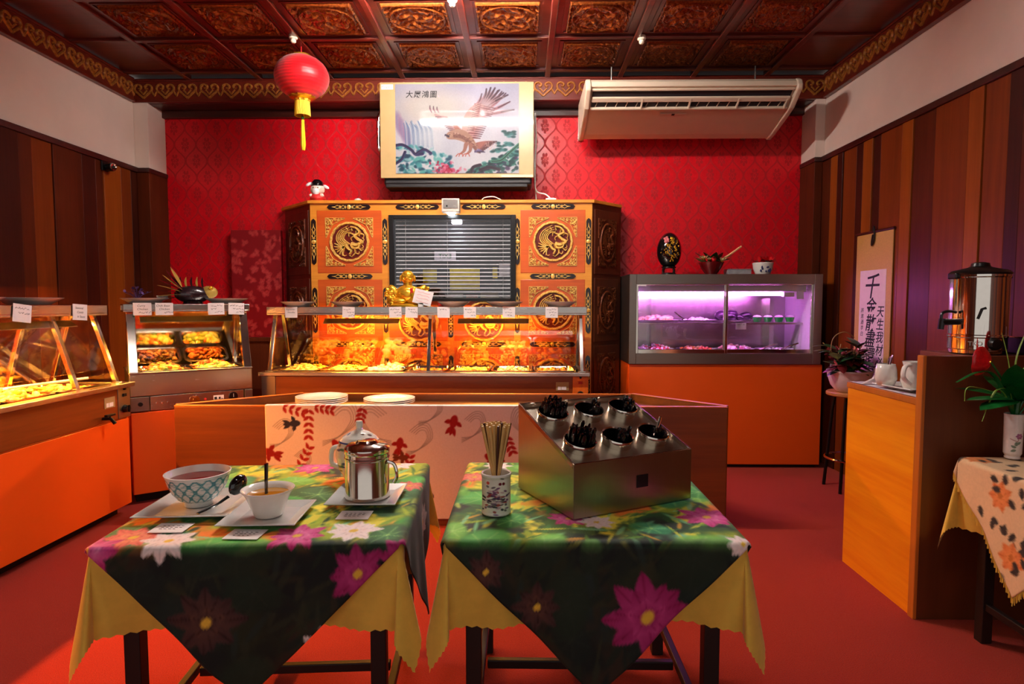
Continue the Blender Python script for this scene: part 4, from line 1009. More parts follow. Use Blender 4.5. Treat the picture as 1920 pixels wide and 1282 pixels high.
for i in range(20):
    x = -hw + .1 + i * .082
    if min(abs(x - q_) for q_ in (-.385, 0, .385, .77)) > .03: MB(MG).cbox((x, -.135, .006), (.004, .045, .012), (0, 0, -.3)).build('vane', 'ac_shell', ac, 0)
MB(FR((-.1, .22, .115), (1, 0, 0), (0, -.93, .37))).box(-.11, .11, -.01, .01, -.002, .006).build('badge', 'ac_shell', ac, 0, .004)
MB(FR((-.1, .22, .115), (1, 0, 0), (0, -.93, .37))).box(-.012, .012, -.01, .008, .005, .009).build('badge_mark', 'black_plastic', ac, 0)
for s, x in ((-1, -.815), (1, .68)): MB().box(x - .02, x + .02, .79, .81, .05, .36).box(x - .02, x + .02, .56, .81, .3, .32).build('bracket', 'steel', ac, 0, .002)
for x in (-.6, .6): MB().tube([(x, .3, .31), (x, .3, .55)], .008, 8).build('hanger_rod', 'steel', ac)
# small dome camera on the left wall, red panel on the back wall
t = thing('security_camera', 'small black security camera under the left white band', 'camera', (-3.468, 5.1, 2.54))
MB().box(0, .012, -.04, .04, -.04, .04).build('mount', 'black_plastic', t, 0, .004)
MB(FR((.05, -.0, -.01), (.4, .9, 0), (0, 0, 1))).lathe([(0, -.04), (.03, -.04), (.034, .03), (.03, .045), (0, .045)], 20).build('body', 'black_plastic', t)
MB(FR((.05, -.0, -.01), (.4, .9, 0), (0, 0, 1))).lathe([(.012, .046), (.024, .052), (.028, .046)], 20).build('lens_ring', 'chrome', t)
CR = Canvas(0, .47, 0, 1.0, .009, (140, 12, 22))
for i in range(90): 
    c_ = (rnd.uniform(0, .53), rnd.uniform(0, 1))
    for k in range(5): CR.petal(c_, rnd.uniform(.03, .05), .012, rnd.uniform(0, 6.3), (196, 70, 66), (176, 40, 44))
rp = thing('brocade_screen', 'red brocade panel with pale leaf pattern standing against the red wall', 'panel', (-2.73, 5.74, 1.09))
MB().box(0, .47, .0, .05, 0, 1.0).build('board', 'bowl_red', rp, 0, .004)
CR.mesh('fabric', lambda X, Y: np.stack([X, X * 0 - .0012, Y], 1), 'brocade', rp)
rs = MB().box(-2.75, -2.27, 5.68, 5.8, .0, 1.05).box(-2.77, -2.255, 5.66, 5.815, 1.05, 1.09).build('panel_plinth', 'wing_wood', None, 0, .004); tag(rs, 'dark wooden plinth under the red brocade panel', 'plinth')

# ------------------------------------------------------------------ chilled display case
t = thing('base_cabinet', 'plain orange laminate base cabinet under the pink lit display case', 'cabinet', (.905, 5.215, 0))
MB().box(0, 1.63, .015, .58, .03, .89).build('body', 'orange_laminate', t, 0, .003)
MB().box(0.0, 1.63, 0, .015, .03, .888).build('front_board', 'orange_laminate', t, 0, .002)
MB().box(.02, 1.61, .04, .55, 0, .03).build('kickboard', 'kick', t, 0)
e = thing('display_case', 'stainless chilled display case with sliding glass doors and pink light', 'display case', (.9, 5.2, .892))
W, Dp, Hh = 1.615, .56, .76
for x0, x1 in ((0, .06), (W - .07, W)): MB().box(x0, x1, 0, Dp, 0, Hh).build('side', 'steel_dull', e, 0, .003)
MB().box(.06, W - .07, 0, Dp, 0, .092).build('plinth', 'steel_dull', e, 0, .003)
MB().box(.06, W - .07, 0, Dp, Hh - .085, Hh).build('top', 'steel_dull', e, 0, .003)
MB().box(.06, W - .07, Dp - .01, Dp, .092, Hh - .085).build('back', 'steel', e, 0)
MB().box(.062, .068, .03, Dp - .01, .092, Hh - .085).box(W - .078, W - .072, .03, Dp - .01, .092, Hh - .085).build('lining', 'dish_white', e, 0)
for x0, x1, y in ((.055, .83, .005), (.80, W - .06, .022)):
    fr = MB().box(x0, x0 + .022, y, y + .014, .085, Hh - .085).box(x1 - .022, x1, y, y + .014, .085, Hh - .085).box(x0 + .022, x1 - .022, y, y + .014, .085, .125).box(x0 + .022, x1 - .022, y, y + .014, Hh - .092, Hh - .082).build('sliding_door', 'steel_polished', e, 0, .002)
    MB().box(x0 + .022, x1 - .022, y + .005, y + .009, .125, Hh - .092).build('pane', 'case_glass', fr, 0)
MB().box(.064, .14, .0, .004, Hh - .1, Hh - .09).build('sticker', 'paper', e, 0)
sh = MB().box(.07, W - .08, .18, .46, .337, .345).build('shelf', 'case_glass', e, 0)
MB().box(.07, W - .08, .172, .18, .332, .347).build('shelf_edge', 'steel', sh, 0, .002)
for x in (.3, 1.38): MB().box(x - .02, x + .02, .46, .55, .1, .56).build('shelf_upright', 'steel', e, 0)
lh = MB().box(.08, W - .1, .08, .15, Hh - .145, Hh - .085).build('lamp_housing', 'dish_white', e, 0, .004)
MB(Matrix.Rotation(PI / 2, 4, 'Y')).lathe([(0, .09), (.015, .09), (.015, 1.32), (0, 1.32)], 12, (-(Hh - .165), .115, 0)).build('tube', 'tube_pink', lh)
MB().box(1.33, 1.42, .09, .15, Hh - .19, Hh - .15).box(1.44, 1.5, .09, .15, Hh - .21, Hh - .13).build('switch_box', 'dish_white', e, 0, .004)
zs, zf = .892 + .347, .892 + .094
def tray(label, x, y, z, w, d, pal, n, s, h, lab2, seed):
    o = MB().lathe([(0, .003), (w * .8, .003), (w, .02), (w + .004, .021), (w * .8, 0), (0, 0)], 36, sx=1, sy=d / w).build('platter', 'dish_white', None, 50); o.location = (x, y, z + .001)
    tag(o, label, 'plate', 'platters in the pink lit case')
    r_ = random.Random(seed); it = []
    for i in range(n):
        a = r_.uniform(0, 6.3); q = math.sqrt(r_.random()) * .78; k = s * r_.uniform(.7, 1.3)
        it.append(((x + w * q * math.cos(a), y + d * q * math.sin(a), z + .012 + h * (1 - q) * r_.random() + k * .5), (k * 1.3, k, k * .7), (r_.uniform(-.4, .4), r_.uniform(-.4, .4), r_.uniform(0, 6)), r_.choice(pal)))
    f = chunks('food', it, 'food'); tag(f, lab2, 'food', None, 'stuff')
PINK = [(236, 190, 200), (240, 220, 226), (226, 150, 160)]; WHT = [(240, 236, 240), (226, 220, 230), (246, 240, 236)]; PUR = [(40, 16, 44), (30, 12, 34), (54, 24, 60)]; REDW = [(226, 60, 90), (246, 220, 226), (240, 236, 240)]; ORG = [(226, 120, 60), (240, 180, 150), (206, 80, 50)]
tray('white platter on the left end of the case shelf', 1.19, 5.49, zs, .2, .14, [(236, 206, 150), (240, 220, 190), (226, 190, 140)], 34, .024, .05, 'pale cakes on the left of the case shelf', 1)
tray('white platter in the middle of the case shelf', 1.55, 5.48, zs, .15, .12, WHT, 30, .016, .02, 'white slices in the middle of the case shelf', 2)
tray('white platter right of the door frames on the case shelf', 1.86, 5.48, zs, .17, .13, PUR, 9, .05, .06, 'dark purple cakes on the case shelf', 3)
tray('white platter on the case floor at the far left', 1.16, 5.47, zf, .18, .15, REDW, 120, .011, .06, 'red and white shredded salad on the case floor', 4)
tray('white platter on the case floor left of the door frames', 1.54, 5.47, zf, .17, .15, ORG, 60, .013, .03, 'orange salad on the case floor left of the door frames', 5)
tray('white platter on the case floor right of the door frames', 1.88, 5.47, zf, .17, .15, PINK, 50, .016, .05, 'pale pink salad on the case floor', 6)
tray('white platter on the case floor at the far right', 2.23, 5.47, zf, .16, .15, WHT, 20, .012, .01, 'white bits on the case floor at the far right', 7)
for x, lb in ((2.06, 'leftmost'), (2.155, 'second from left'), (2.25, 'third from left'), (2.345, 'rightmost')):
    t = thing('jelly_cup', 'clear cup of green jelly on the case shelf, ' + lb + ' of four', 'cup', (x, 5.43, zs), 0, 'green jelly cups'); t.scale = (1.25, 1.25, 1.05)
    MB().lathe([(0, .002), (.024, .002), (.034, .05), (.036, .052), (.036, .055), (.033, .054), (.023, .005)], 24).build('cup', 'case_glass', t)
    MB().lathe([(0, .005), (.0225, .005), (.031, .043), (0, .044)], 24).build('jelly', 'jelly', t)
    MB().lathe([(0, .062), (.02, .058), (.03, .047), (0, .045)], 16, wav=(.1, 5)).build('cream', 'dish_white', t)
for p, lb in ((((1.42, 5.4, 1.265), (1.36, 5.37, 1.3), (1.32, 5.35, 1.33)), 'small spoon leaning on the case shelf platter'), (((2.08, 5.36, 1.012), (2.14, 5.33, 1.04), (2.19, 5.3, 1.06)), 'steel spoon on the case floor, left of two'), (((2.25, 5.36, 1.01), (2.31, 5.33, 1.04), (2.37, 5.3, 1.065)), 'steel spoon on the case floor, right of two')):
    utensil('salad_spoon', lb, list(p), .006, 0, 'chrome', hr=(.03, .02, .007))
c = card('small white card on the front edge of the chilled case shelf', (1.88, 5.315, 1.21), 0, [(-.3, .3)], .09, .055)
c['group'] = 'cards'
# things on top of the case
zt = .892 + Hh + .001
t = thing('lacquer_egg', 'black lacquered egg with gold flowers on a stand on the display case', 'ornament', (1.278, 5.42, zt))
for k in range(4):
    a = k * PI / 2 + .5; MB().tube(bez([(.052 * math.cos(a), .052 * math.sin(a), .07), (.066 * math.cos(a), .066 * math.sin(a), .04), (.056 * math.cos(a), .056 * math.sin(a), 0.006)], 6), .009, 8).build('stand_leg', 'black_gloss', t)
MB().tube([(.056 * math.cos(2 * PI * i / 24), .056 * math.sin(2 * PI * i / 24), .012) for i in range(24)], .008, 8, closed=True).build('stand_ring', 'black_gloss', t)
MB().tube([(.056 * math.cos(2 * PI * i / 24), .056 * math.sin(2 * PI * i / 24), .068) for i in range(24)], .008, 8, closed=True).build('stand_rim', 'black_gloss', t)
eg = [(max(0, .105 * math.sin(PI * k / 22) * (1 + .06 * math.cos(PI * k / 22))), .215 - .155 * math.cos(PI * k / 22)) for k in range(23)]
MB().lathe([(0 if k in (0, 22) else r, z) for k, (r, z) in enumerate(eg)], 40).build('egg', 'black_gloss', t, 80)
def on_egg(a, z):
    zz = (z - .215) / .155; r = .106 * math.sqrt(max(0, 1 - zz * zz)) ; return Vector((r * math.sin(a), -r * math.cos(a), z))
b = MB(); r_ = random.Random(5)
for i in range(70):
    k = i / 70; p = on_egg(.1 * math.sin(k * 9) + r_.gauss(0, .22) * (.4 + math.sin(PI * k)), .12 + .2 * k); b.ell(p, (.008 * r_.uniform(.6, 1.6), .003, .005), 6, 4, (0, r_.uniform(-2, 2), r_.uniform(-.3, .3)))
b.build('gold_spray', 'gold', t)
b = MB()
for i in range(14): p = on_egg(-.45 + r_.gauss(0, .12), .3 + r_.gauss(0, .018)); b.ell(p, (.012, .004, .01), 6, 4)
b.build('pink_blossom', 'pink_bract', t)
def leaf_mesh(L, w, curl=.25, n=6):
    vs, fs = [], []
    for i in range(n + 1):
        u = i / n; ww = w * math.sin(PI * min(1, u * .96 + .04)) ** .8; z = -curl * L * u * u
        vs += [(-ww, u * L, z - .12 * ww), (0, u * L, z + .1 * ww), (ww, u * L, z - .12 * ww)]
    for i in range(n):
        for k in range(2): fs.append((3 * i + k, 3 * i + k + 1, 3 * i + 4 + k, 3 * i + 3 + k))
    return MB().add(vs, fs)
LEAF = {}
def leaf(parent, name, mat, base, rz, tilt, L=.1, w=.02, curl=.25, sc=1.0, twist=0):
    key = (mat, L, w, curl)
    if key not in LEAF:
        o = leaf_mesh(L, w, curl).build('tmp', mat, None, 60); LEAF[key] = o.data; bpy.data.objects.remove(o)
    o = bpy.data.objects.new(name, LEAF[key]); COL.objects.link(o); o.parent = parent
    o.location = base; o.rotation_euler = Euler((tilt, twist, rz), 'XYZ'); o.scale = (sc, sc, sc); return o
def flower(parent, name, mat, c, r, n, tilt=.5, core='gold', face=None):
    for i in range(n): leaf(parent, name, mat, c, 2 * PI * i / n, tilt, r, r * .22, .1)
    MB().ell(c, (r * .22, r * .22, r * .16), 10, 6).build('flower_centre', core, parent)
t = thing('flower_bowl', 'dark red bowl of cream flowers and leaves on the display case', 'flower bowl', (1.65, 5.43, zt)); t.scale = (1.1, 1.1, 1.1)
MB().lathe([(0, 0), (.04, 0), (.045, .01), (.075, .05), (.1, .1), (.097, .102), (.07, .055), (0, .03)], 32).build('bowl', 'bowl_red', t)
for c_, r in (((-.075, -.05, .125), .05), ((.06, -.07, .105), .055), ((-.03, -.06, .115), .04)):
    for i in range(12): leaf(t, 'petal', 'cream_petal', c_, 2 * PI * i / 12, .25 + .4 * (i % 2), r, r * .17, .05)
    MB().ell(c_, (.014, .014, .01), 10, 6).build('flower_centre', 'gold', t)
MB().ell((-.005, -.08, .12), (.02, .02, .022), 10, 8).build('berry', 'red_petal', t)
for i in range(14): leaf(t, 'leaf', ('dark_leaf', 'dark_leaf', 'red_leaf')[i % 3], (rnd.uniform(-.06, .06), rnd.uniform(-.02, .04), .09), i * .45, rnd.uniform(.4, 1.0), .14, .032, .2)
MB().tube([(.02, 0, .08), (.15, -.02, .17), (.225, -.03, .225)], .008, 8).build('stick', 'peach', t)
t = thing('plastic_tray', 'clear plastic box of white sweets on the display case', 'box', (1.875, 5.42, zt))
MB().prism([(-.085, -.05), (.085, -.05), (.085, .05), (-.085, .05)], 0, .004).build('base', 'cup_clear', t, 0)
for a in ((-.1, .1, -.06, -.055), (-.1, .1, .055, .06), (-.1, -.095, -.055, .055), (.095, .1, -.055, .055)): MB().box(*a, .004, .045).build('side', 'cup_clear', t, 0, .002)
MB().box(-.105, .105, -.065, .065, .045, .05).build('lid', 'cup_clear', t, 0, .004)
chunks('sweets', [((rnd.uniform(-.075, .075), rnd.uniform(-.04, .04), .015 + .008 * rnd.random()), (.014, .012, .01), (0, 0, rnd.uniform(0, 6)), (240, 236, 230)) for i in range(36)], 'food', t)
t = thing('flower_pot', 'small white painted pot of red flowers on the display case', 'flower pot', (2.095, 5.42, zt))
MB().lathe([(0, 0), (.055, 0), (.062, .01), (.08, .055), (.084, .09), (.088, .1), (.086, .106), (.078, .1), (.07, .06), (0, .055)], 36).build('pot', 'porcelain', t)
b = MB()
for (x, z, w_, h_) in ((-.03, .06, .012, .02), (.01, .065, .014, .01), (-.04, .035, .01, .012), (.03, .04, .016, .02), (.0, .03, .008, .008)):
    b.ell((x, -math.sqrt(max(.0001, .08 ** 2 - x * x)) - .0005 + (.055 - z) * .25 * (z < .055), z), (w_, .002, h_), 8, 6)
b.build('painted_motif', 'ink_blue', t)
for i in range(40): leaf(t, 'petal', 'red_petal', (rnd.uniform(-.055, .055), rnd.uniform(-.05, .05), .108), rnd.uniform(0, 6.3), rnd.uniform(.3, 1.2), .06, .015, .1)
for i in range(12): leaf(t, 'leaf', 'dark_leaf', (rnd.uniform(-.04, .05), rnd.uniform(-.04, .04), .108), i * .52, .4, .09, .016, .2)

# ------------------------------------------------------------------ plate counter in the middle
pt = thing('plate_counter', 'dark wooden plate counter with angled ends behind the two tables', 'counter', (0, 0, 0))
P = [(-2.2, 3.8), (1.275, 3.8), (1.03, 4.36), (.77, 4.36), (-1.57, 4.36)]
P = [(-2.2, 3.8), (1.275, 3.8), (.77, 4.36), (-1.57, 4.36)]
MB().box(-2.2, 1.275, 3.8, 3.83, 0, .755).build('front_panel', 'partition', pt, 0, .004)
for a, c in (((-2.2, 3.83), (-1.57, 4.36)), ((.77, 4.36), (1.275, 3.83))):
    A, B = Vector((*a, 0)), Vector((*c, 0)); L = (B - A).length
    MB(FR(A, B - A, (0, 0, 1))).box(0, L, 0, .757, -.03, 0).build('angled_panel', 'partition', pt, 0, .004)
MB().box(-1.57, .77, 4.33, 4.36, 0, .757).build('back_panel', 'partition', pt, 0, .004)
MB().prism([(-2.16, 3.83), (1.24, 3.83), (.76, 4.33), (-1.56, 4.33)], .69, .71).build('counter_top', 'partition', pt, 0)
for a, c in (((-2.2, 3.8), (1.275, 3.8)), ((-1.57, 4.33), (.77, 4.33))): MB().box(a[0], c[0], a[1], a[1] + .032, .755, .763).build('edge_strip', 'veneer_edge', pt, 0, .002)
for a, c in (((-2.2, 3.83), (-1.57, 4.36)), ((.77, 4.36), (1.275, 3.83))):
    A, B = Vector((*a, 0)), Vector((*c, 0)); L = (B - A).length
    MB(FR(A, B - A, (0, 0, 1))).box(0, L, .757, .764, -.032, .002).build('edge_strip', 'veneer_edge', pt, 0, .002)
# white printed runner over the front
RU = Canvas(-1.617, .2, -.72, .32, .0052, (222, 218, 222))
def swirl(cx, cy, s, fl=1):
    for k in range(4):
        r = (.035 + .012 * k) * s; RU.stroke(bez([(cx - fl * .09 * s, cy - .11 * s + .01 * k), (cx - fl * .02 * s, cy - .07 * s), (cx + fl * r * .8, cy - .01), (cx + fl * r * .6, cy + r), (cx - fl * .01, cy + r * 1.15), (cx - fl * r, cy + r * .5)], 6), .0022, (140, 136, 142), .8)
for x, y, s, f_ in ((-1.12, -.09, 1.5, 1), (-.95, -.1, 1.4, -1), (-.56, -.02, 1.0, 1), (-.63, -.2, 1.1, 1), (-.29, -.12, 1.0, 1), (-1.5, -.17, 1.0, 1), (-1.38, -.35, .8, 1), (.0, -.1, 1.2, -1), (-.2, -.5, 1.2, 1)): swirl(x, y, s, f_)
def sprig(cx, cy, n, L, ang):
    for i in range(n):
        x = cx + L * i / n * math.cos(ang); y = cy + L * i / n * math.sin(ang)
        for sgn in (-1, 1): RU.petal((x, y), .045, .011, ang + sgn * (.9 - .03 * i), (150, 22, 30), (176, 40, 44))
sprig(-1.5, -.01, 4, .16, -.3); sprig(-1.3, -.01, 4, .13, -.2); sprig(-1.34, -.03, 5, .2, -1.6); sprig(-1.42, -.42, 5, .2, 1.1); sprig(-1.0, -.02, 3, .09, -1.8); sprig(-.72, -.4, 3, .1, 1.4); sprig(-.1, -.2, 4, .12, -1.2)
def goldfish(cx, cy, s, col, a):
    ca, sa = math.cos(a), math.sin(a); q = lambda u, v: (cx + s * (u * ca - v * sa), cy + s * (u * sa + v * ca))
    RU.blob((cx, cy), (.032 * s, .019 * s), col, a, .2)
    for u, v, an, L in ((-.025, 0, PI - .5, .05), (-.025, 0, PI + .5, .05), (-.025, 0, PI, .045), (.0, .012, 2.0, .035), (0, -.012, -2.0, .035)): RU.petal(q(u, v), L * s, .011 * s, a + an, col)
for x, y, s, c_, a in ((-1.43, -.115, 1.1, (34, 34, 64), .1), (-.43, -.1, 1.3, (156, 14, 24), 1.3), (-1.6, -.3, 1.3, (140, 10, 20), 2.8), (-1.17, -.25, 1.2, (150, 14, 22), 2.2), (-.77, -.24, 1.2, (150, 14, 22), 1.4), (-.2, -.33, 1.3, (150, 14, 22), 2.6), (-.75, -.33, 1.0, (110, 50, 30), 0), (-.6, -.55, 1.2, (40, 34, 44), 1.2), (-.02, -.55, 1.3, (150, 14, 22), .6)): goldfish(x, y, s, c_, a)
def runner_fn(X, Y):
    y = np.where(Y < 0, 3.795 - .004 - .004 * np.sin(X * 9) * np.clip(-Y * 2, 0, 1), 3.795 + Y); z = np.where(Y < 0, .767 + Y, .767 - np.clip((Y - .03) * 1.5, 0, .05))
    return np.stack([X, y, z], 1)
ro = RU.mesh('counter_runner', runner_fn, 'print_cloth'); tag(ro, 'white cloth printed with goldfish, red leaves and grey swirls over the plate counter', 'tablecloth')
sm = ro.modifiers.new('thick', 'SOLIDIFY'); sm.thickness = .002; sm.offset = 1
for x, n_, lb in ((-1.36, 4, 'left stack'), (-.9, 3, 'right stack')):
    for k in range(n_):
        plate('round white dinner plate in the %s on the plate counter' % lb, (x, 4.1,   .722 + .0115 * k), .17, .022, 'porcelain', 'dinner plates in the ' + lb)

# ------------------------------------------------------------------ cloth tables
def fold_fn(h, rot=0, hang_lean=.06, wave=.01, seed=0, zoff=0, rad=.015, flare=.22, bias=0.):
    c, s = math.cos(rot), math.sin(rot)
    def fn(X, Y):
        x = X * c - Y * s; y = X * s + Y * c
        sx, sy = np.sign(x), np.sign(y); ax, ay = np.abs(x), np.abs(y)
        ex, ey = np.maximum(ax - h, 0), np.maximum(ay - h, 0)
        r = np.hypot(ex, ey); th = np.arctan2(ey, ex)
        side_x = (ex > 0) & (ey <= 0); side_y = (ey > 0) & (ex <= 0); cor = (ex > 0) & (ey > 0)
        px, py, z = np.minimum(ax, h).copy(), np.minimum(ay, h).copy(), np.zeros_like(x)
        # soft edge
        soft = lambda e: np.where(e < rad * 1.57, rad * np.sin(np.clip(e / rad, 0, 1.57)), rad)
        drop = lambda e: np.where(e < rad * 1.57, rad * (1 - np.cos(np.clip(e / rad, 0, 1.57))), e - .57 * rad)
        win = lambda q: np.clip((h - q) / .12, 0, 1)
        wv = lambda q, ph: wave * (np.sin(q * 17 + ph + seed) + .6 * np.sin(q * 31 + 2 * ph) - bias)
        px = np.where(side_x, h + soft(ex) + drop(ex) * hang_lean + drop(ex) * 4 * wv(y, sx) * win(ay), px)
        py = np.where(side_y, h + soft(ey) + drop(ey) * hang_lean + drop(ey) * 4 * wv(x, sy + 3) * win(ax), py)
        z = np.where(side_x, -drop(ex), np.where(side_y, -drop(ey), z))
        D = flare * np.sin(2 * th); Tt = flare * .85 * np.sin(4 * th); dn = np.sqrt(np.maximum(.05, 1 - D * D - Tt * Tt))
        k = drop(r); q = soft(r) * .71 + k * hang_lean
        px = np.where(cor, h + q * np.cos(th) ** 2 + k * (D * .71 + Tt * .71), px); py = np.where(cor, h + q * np.sin(th) ** 2 + k * (D * .71 - Tt * .71), py)
        z = np.where(cor, -k * dn, z)
        return np.stack([px * sx, py * sy, z + zoff], 1)
    return fn
def zigzag(cv):
    """pinked hem: pull every other border vertex inwards"""
    for A in (cv.X, cv.Y): pass
    d = .006
    cv.Y[0, 1::2] += d; cv.Y[-1, 1::2] -= d; cv.X[1::2, 0] += d; cv.X[1::2, -1] -= d
def table_frame(label, loc, rz, h=.74, a=.4):
    t = thing('cafe_table', label, 'table', loc, rz)
    MB().box(-a, a, -a, a, h - .03, h).build('tabletop', 'table_wood', t, 0, .004)
    for x in (-1, 1):
        for y in (-1, 1): MB().box(x * (a - .06) - .022, x * (a - .06) + .022, y * (a - .06) - .022, y * (a - .06) + .022, 0, h - .03).build('leg', 'table_wood', t, 0, .003)
    for x in (-1, 1): MB().box(x * (a - .06) - .012, x * (a - .06) + .012, -a + .08, a - .08, .14, .17).build('stretcher', 'table_wood', t, 0, .003)
    MB().box(-a + .08, a - .08, -.012, .012, .14, .17).build('stretcher', 'table_wood', t, 0, .003)
    return t
def under_cloth(label, loc, rz, half=.66, h=.405, seed=0, hl=.06, wave=.02):
    cv = Canvas(-half, half, -half, half, .0145, (232, 190, 74)); zigzag(cv)
    o = cv.mesh('under_cloth', fold_fn(h, 0, 0., wave, seed, flare=.17, bias=2.), 'cloth_yellow'); o.location = loc; o.rotation_euler = (0, 0, rz)
    tag(o, label, 'tablecloth', 'yellow under cloths'); return o
def lotus_canvas(half, seed, flowers, leaves):
    cv = Canvas(-half, half, -half, half, .006, (60, 96, 30)); r_ = random.Random(seed)
    a = cv.noise(3.2, seed); b = cv.noise(7, seed + 1); c = cv.noise(14, seed + 2)
    def blend(m, col):
        m = np.clip(m, 0, 1)[..., None]; cv.C = cv.C * (1 - m) + np.array(col, float) * m
    blend((a - .42) * 6, (30, 78, 34)); blend((b - .48) * 8, (140, 160, 36)); blend((c - .54) * 9, (200, 196, 60)); blend((.42 - b) * 9, (10, 30, 18)); blend((cv.noise(2.6, seed + 9) - .6) * 7, (8, 24, 16)); blend((cv.noise(5, seed + 5) - .62) * 10, (206, 116, 30)); blend((cv.noise(6, seed + 6) - .66) * 10, (110, 176, 150))
    for i in range(520):
        an = r_.gauss(.3, .6); cv.blob((r_.uniform(-half, half), r_.uniform(-half, half)), (r_.uniform(.02, .055), r_.uniform(.004, .011)), r_.choice([(150, 176, 40), (196, 196, 60), (90, 140, 40), (60, 120, 50), (16, 50, 30), (206, 150, 40), (120, 190, 150), (40, 100, 44), (176, 200, 90)]), an, .6, .8)
    for i in range(leaves):
        x, y = r_.uniform(-half, half), r_.uniform(-half, half); rr = r_.uniform(.05, .12); an = r_.uniform(0, 3.1); col = r_.choice([(34, 120, 48), (60, 150, 60), (24, 84, 44), (90, 160, 60), (40, 130, 90)])
        cv.blob((x, y), (rr, rr * .62), col, an, .25, .85); cv.blob((x + .02, y + .01), (rr * .7, rr * .4), tuple(min(255, k + 36) for k in col), an, .6, .6)
        for k in range(7): q = an + k * .9; cv.stroke([(x, y), (x + rr * .8 * math.cos(q), y + rr * .6 * math.sin(q))], .0025, (150, 200, 120), .5)
    cv.C = np.clip(cv.C * np.array((1.22, 1.16, 1.1)) - 6, 0, 255)
    dark_border(cv, PI / 4, .40)
    for (x, y, s, kind) in flowers:
        c0, c1 = {'p': ((240, 150, 190), (206, 40, 120)), 'w': ((246, 214, 206), (250, 236, 232)), 'm': ((206, 70, 140), (150, 20, 90)), 'o': ((246, 170, 120), (226, 90, 90)), 'd': ((96, 60, 46), (60, 34, 34))}[kind]
        for lay, (n, L, w) in enumerate(((8, 1.0, .24), (7, .74, .21), (5, .46, .15))):
            for i in range(n): cv.petal((x, y), s * L * r_.uniform(.85, 1.1), s * w, 2 * PI * i / n + lay * .4 + r_.uniform(-.15, .15), c0 if lay < 2 else c1, c1 if lay < 2 else c0)
        cv.blob((x, y), (s * .16, s * .13), (236, 190, 60), 0, .4)
    return cv
def dark_border(cv, rot, h):
    # the print turns blue-black past the table edge, under the blossoms
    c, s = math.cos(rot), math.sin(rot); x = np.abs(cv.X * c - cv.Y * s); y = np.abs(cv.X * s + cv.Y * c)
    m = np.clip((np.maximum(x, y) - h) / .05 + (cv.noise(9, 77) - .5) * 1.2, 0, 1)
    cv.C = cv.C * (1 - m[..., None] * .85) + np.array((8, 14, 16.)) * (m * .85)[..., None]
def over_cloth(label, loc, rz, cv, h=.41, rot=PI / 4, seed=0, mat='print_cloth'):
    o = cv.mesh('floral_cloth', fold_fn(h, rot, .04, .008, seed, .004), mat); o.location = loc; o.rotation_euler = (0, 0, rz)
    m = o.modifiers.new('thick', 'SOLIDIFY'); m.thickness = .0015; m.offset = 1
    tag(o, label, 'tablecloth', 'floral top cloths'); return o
TL = ((-.775, 2.02), R(4)); TR = ((.2, 2.06), R(0))
table_frame('dark wooden cafe table under the floral cloth with the soup bowls', (*TL[0], 0), TL[1]); table_frame('dark wooden cafe table under the floral cloth with the cutlery box', (*TR[0], 0), TR[1])
under_cloth('yellow under cloth hanging below the floral cloth with the soup bowls', (*TL[0], .744), TL[1], seed=1); under_cloth('yellow under cloth hanging below the floral cloth with the cutlery box', (*TR[0], .744), TR[1], seed=4)
def inv45(x, y): c = math.cos(-PI / 4); s = math.sin(-PI / 4); return x * c - y * s, x * s + y * c
FL = [(*inv45(x, y), s, k) for x, y, s, k in ((.12, -.36, .085, 'p'), (.27, -.33, .085, 'w'), (-.33, -.35, .09, 'o'), (-.42, -.43, .1, 'p'), (-.22, -.38, .08, 'w'), (.42, -.46, .07, 'm'), (.3, -.5, .09, 'm'), (-.02, .36, .09, 'p'), (.2, -.7, .06, 'w'), (-.1, -.62, .1, 'd'), (.38, .1, .06, 'o'), (-.2, -.75, .06, 'm'), (.3, .4, .08, 'w'), (.55, .1, .08, 'w'))]
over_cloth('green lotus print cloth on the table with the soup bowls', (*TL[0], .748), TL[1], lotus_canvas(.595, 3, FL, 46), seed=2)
FR_ = [(*inv45(x, y), s, k) for x, y, s, k in ((-.06, -.24, .07, 'p'), (.02, -.27, .06, 'w'), (.36, -.22, .09, 'p'), (.14, -.62, .13, 'm'), (.25, -.75, .09, 'w'), (-.3, -.5, .06, 'd'), (.5, -.5, .08, 'm'), (-.38, .2, .07, 'o'), (-.3, .36, .06, 'w'), (.4, -.42, .05, 'w'), (.1, .3, .08, 'p'), (-.16, -.6, .07, 'd'))]
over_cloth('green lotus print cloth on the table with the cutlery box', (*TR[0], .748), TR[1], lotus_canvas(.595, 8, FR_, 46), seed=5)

# ------------------------------------------------------------------ things on the left table
ZT = .7565
def square_plate(label, loc, rz, a, mat='porcelain_grey'):
    b = MB(); h = a / 2; L = []
    for (k, z) in ((.62, 0), (.66, .002), (1, .017), (1, .02), (.97, .0205), (.68, .008), (.0, .007)):
        L.append([(x * h * k, y * h * k, z) for x, y in ((-1, -1), (1, -1), (1, 1), (-1, 1))])
    vs = sum(L, []); fs = [(3, 2, 1, 0)]
    for i in range(len(L) - 1):
        for k in range(4): fs.append((4 * i + k, 4 * i + (k + 1) % 4, 4 * i + 4 + (k + 1) % 4, 4 * i + 4 + k))
    b.add(vs, fs); o = b.build('square_plate', mat, None, 0, .003); o.location = loc; o.rotation_euler = (0, 0, rz)
    return tag(o, label, 'plate', 'square white plates')
square_plate('large square white plate under the patterned bowl', (-1.02, 1.895, ZT), R(4), .285)
square_plate('square white plate under the white soup bowl', (-.765, 1.80, ZT), R(3), .225)
square_plate('square white plate under the steel canister', (-.512, 1.985, ZT), R(1), .225)
zb = ZT + .009
CB = Canvas(0, 2 * PI, 0, 1, .035, (226, 232, 228))
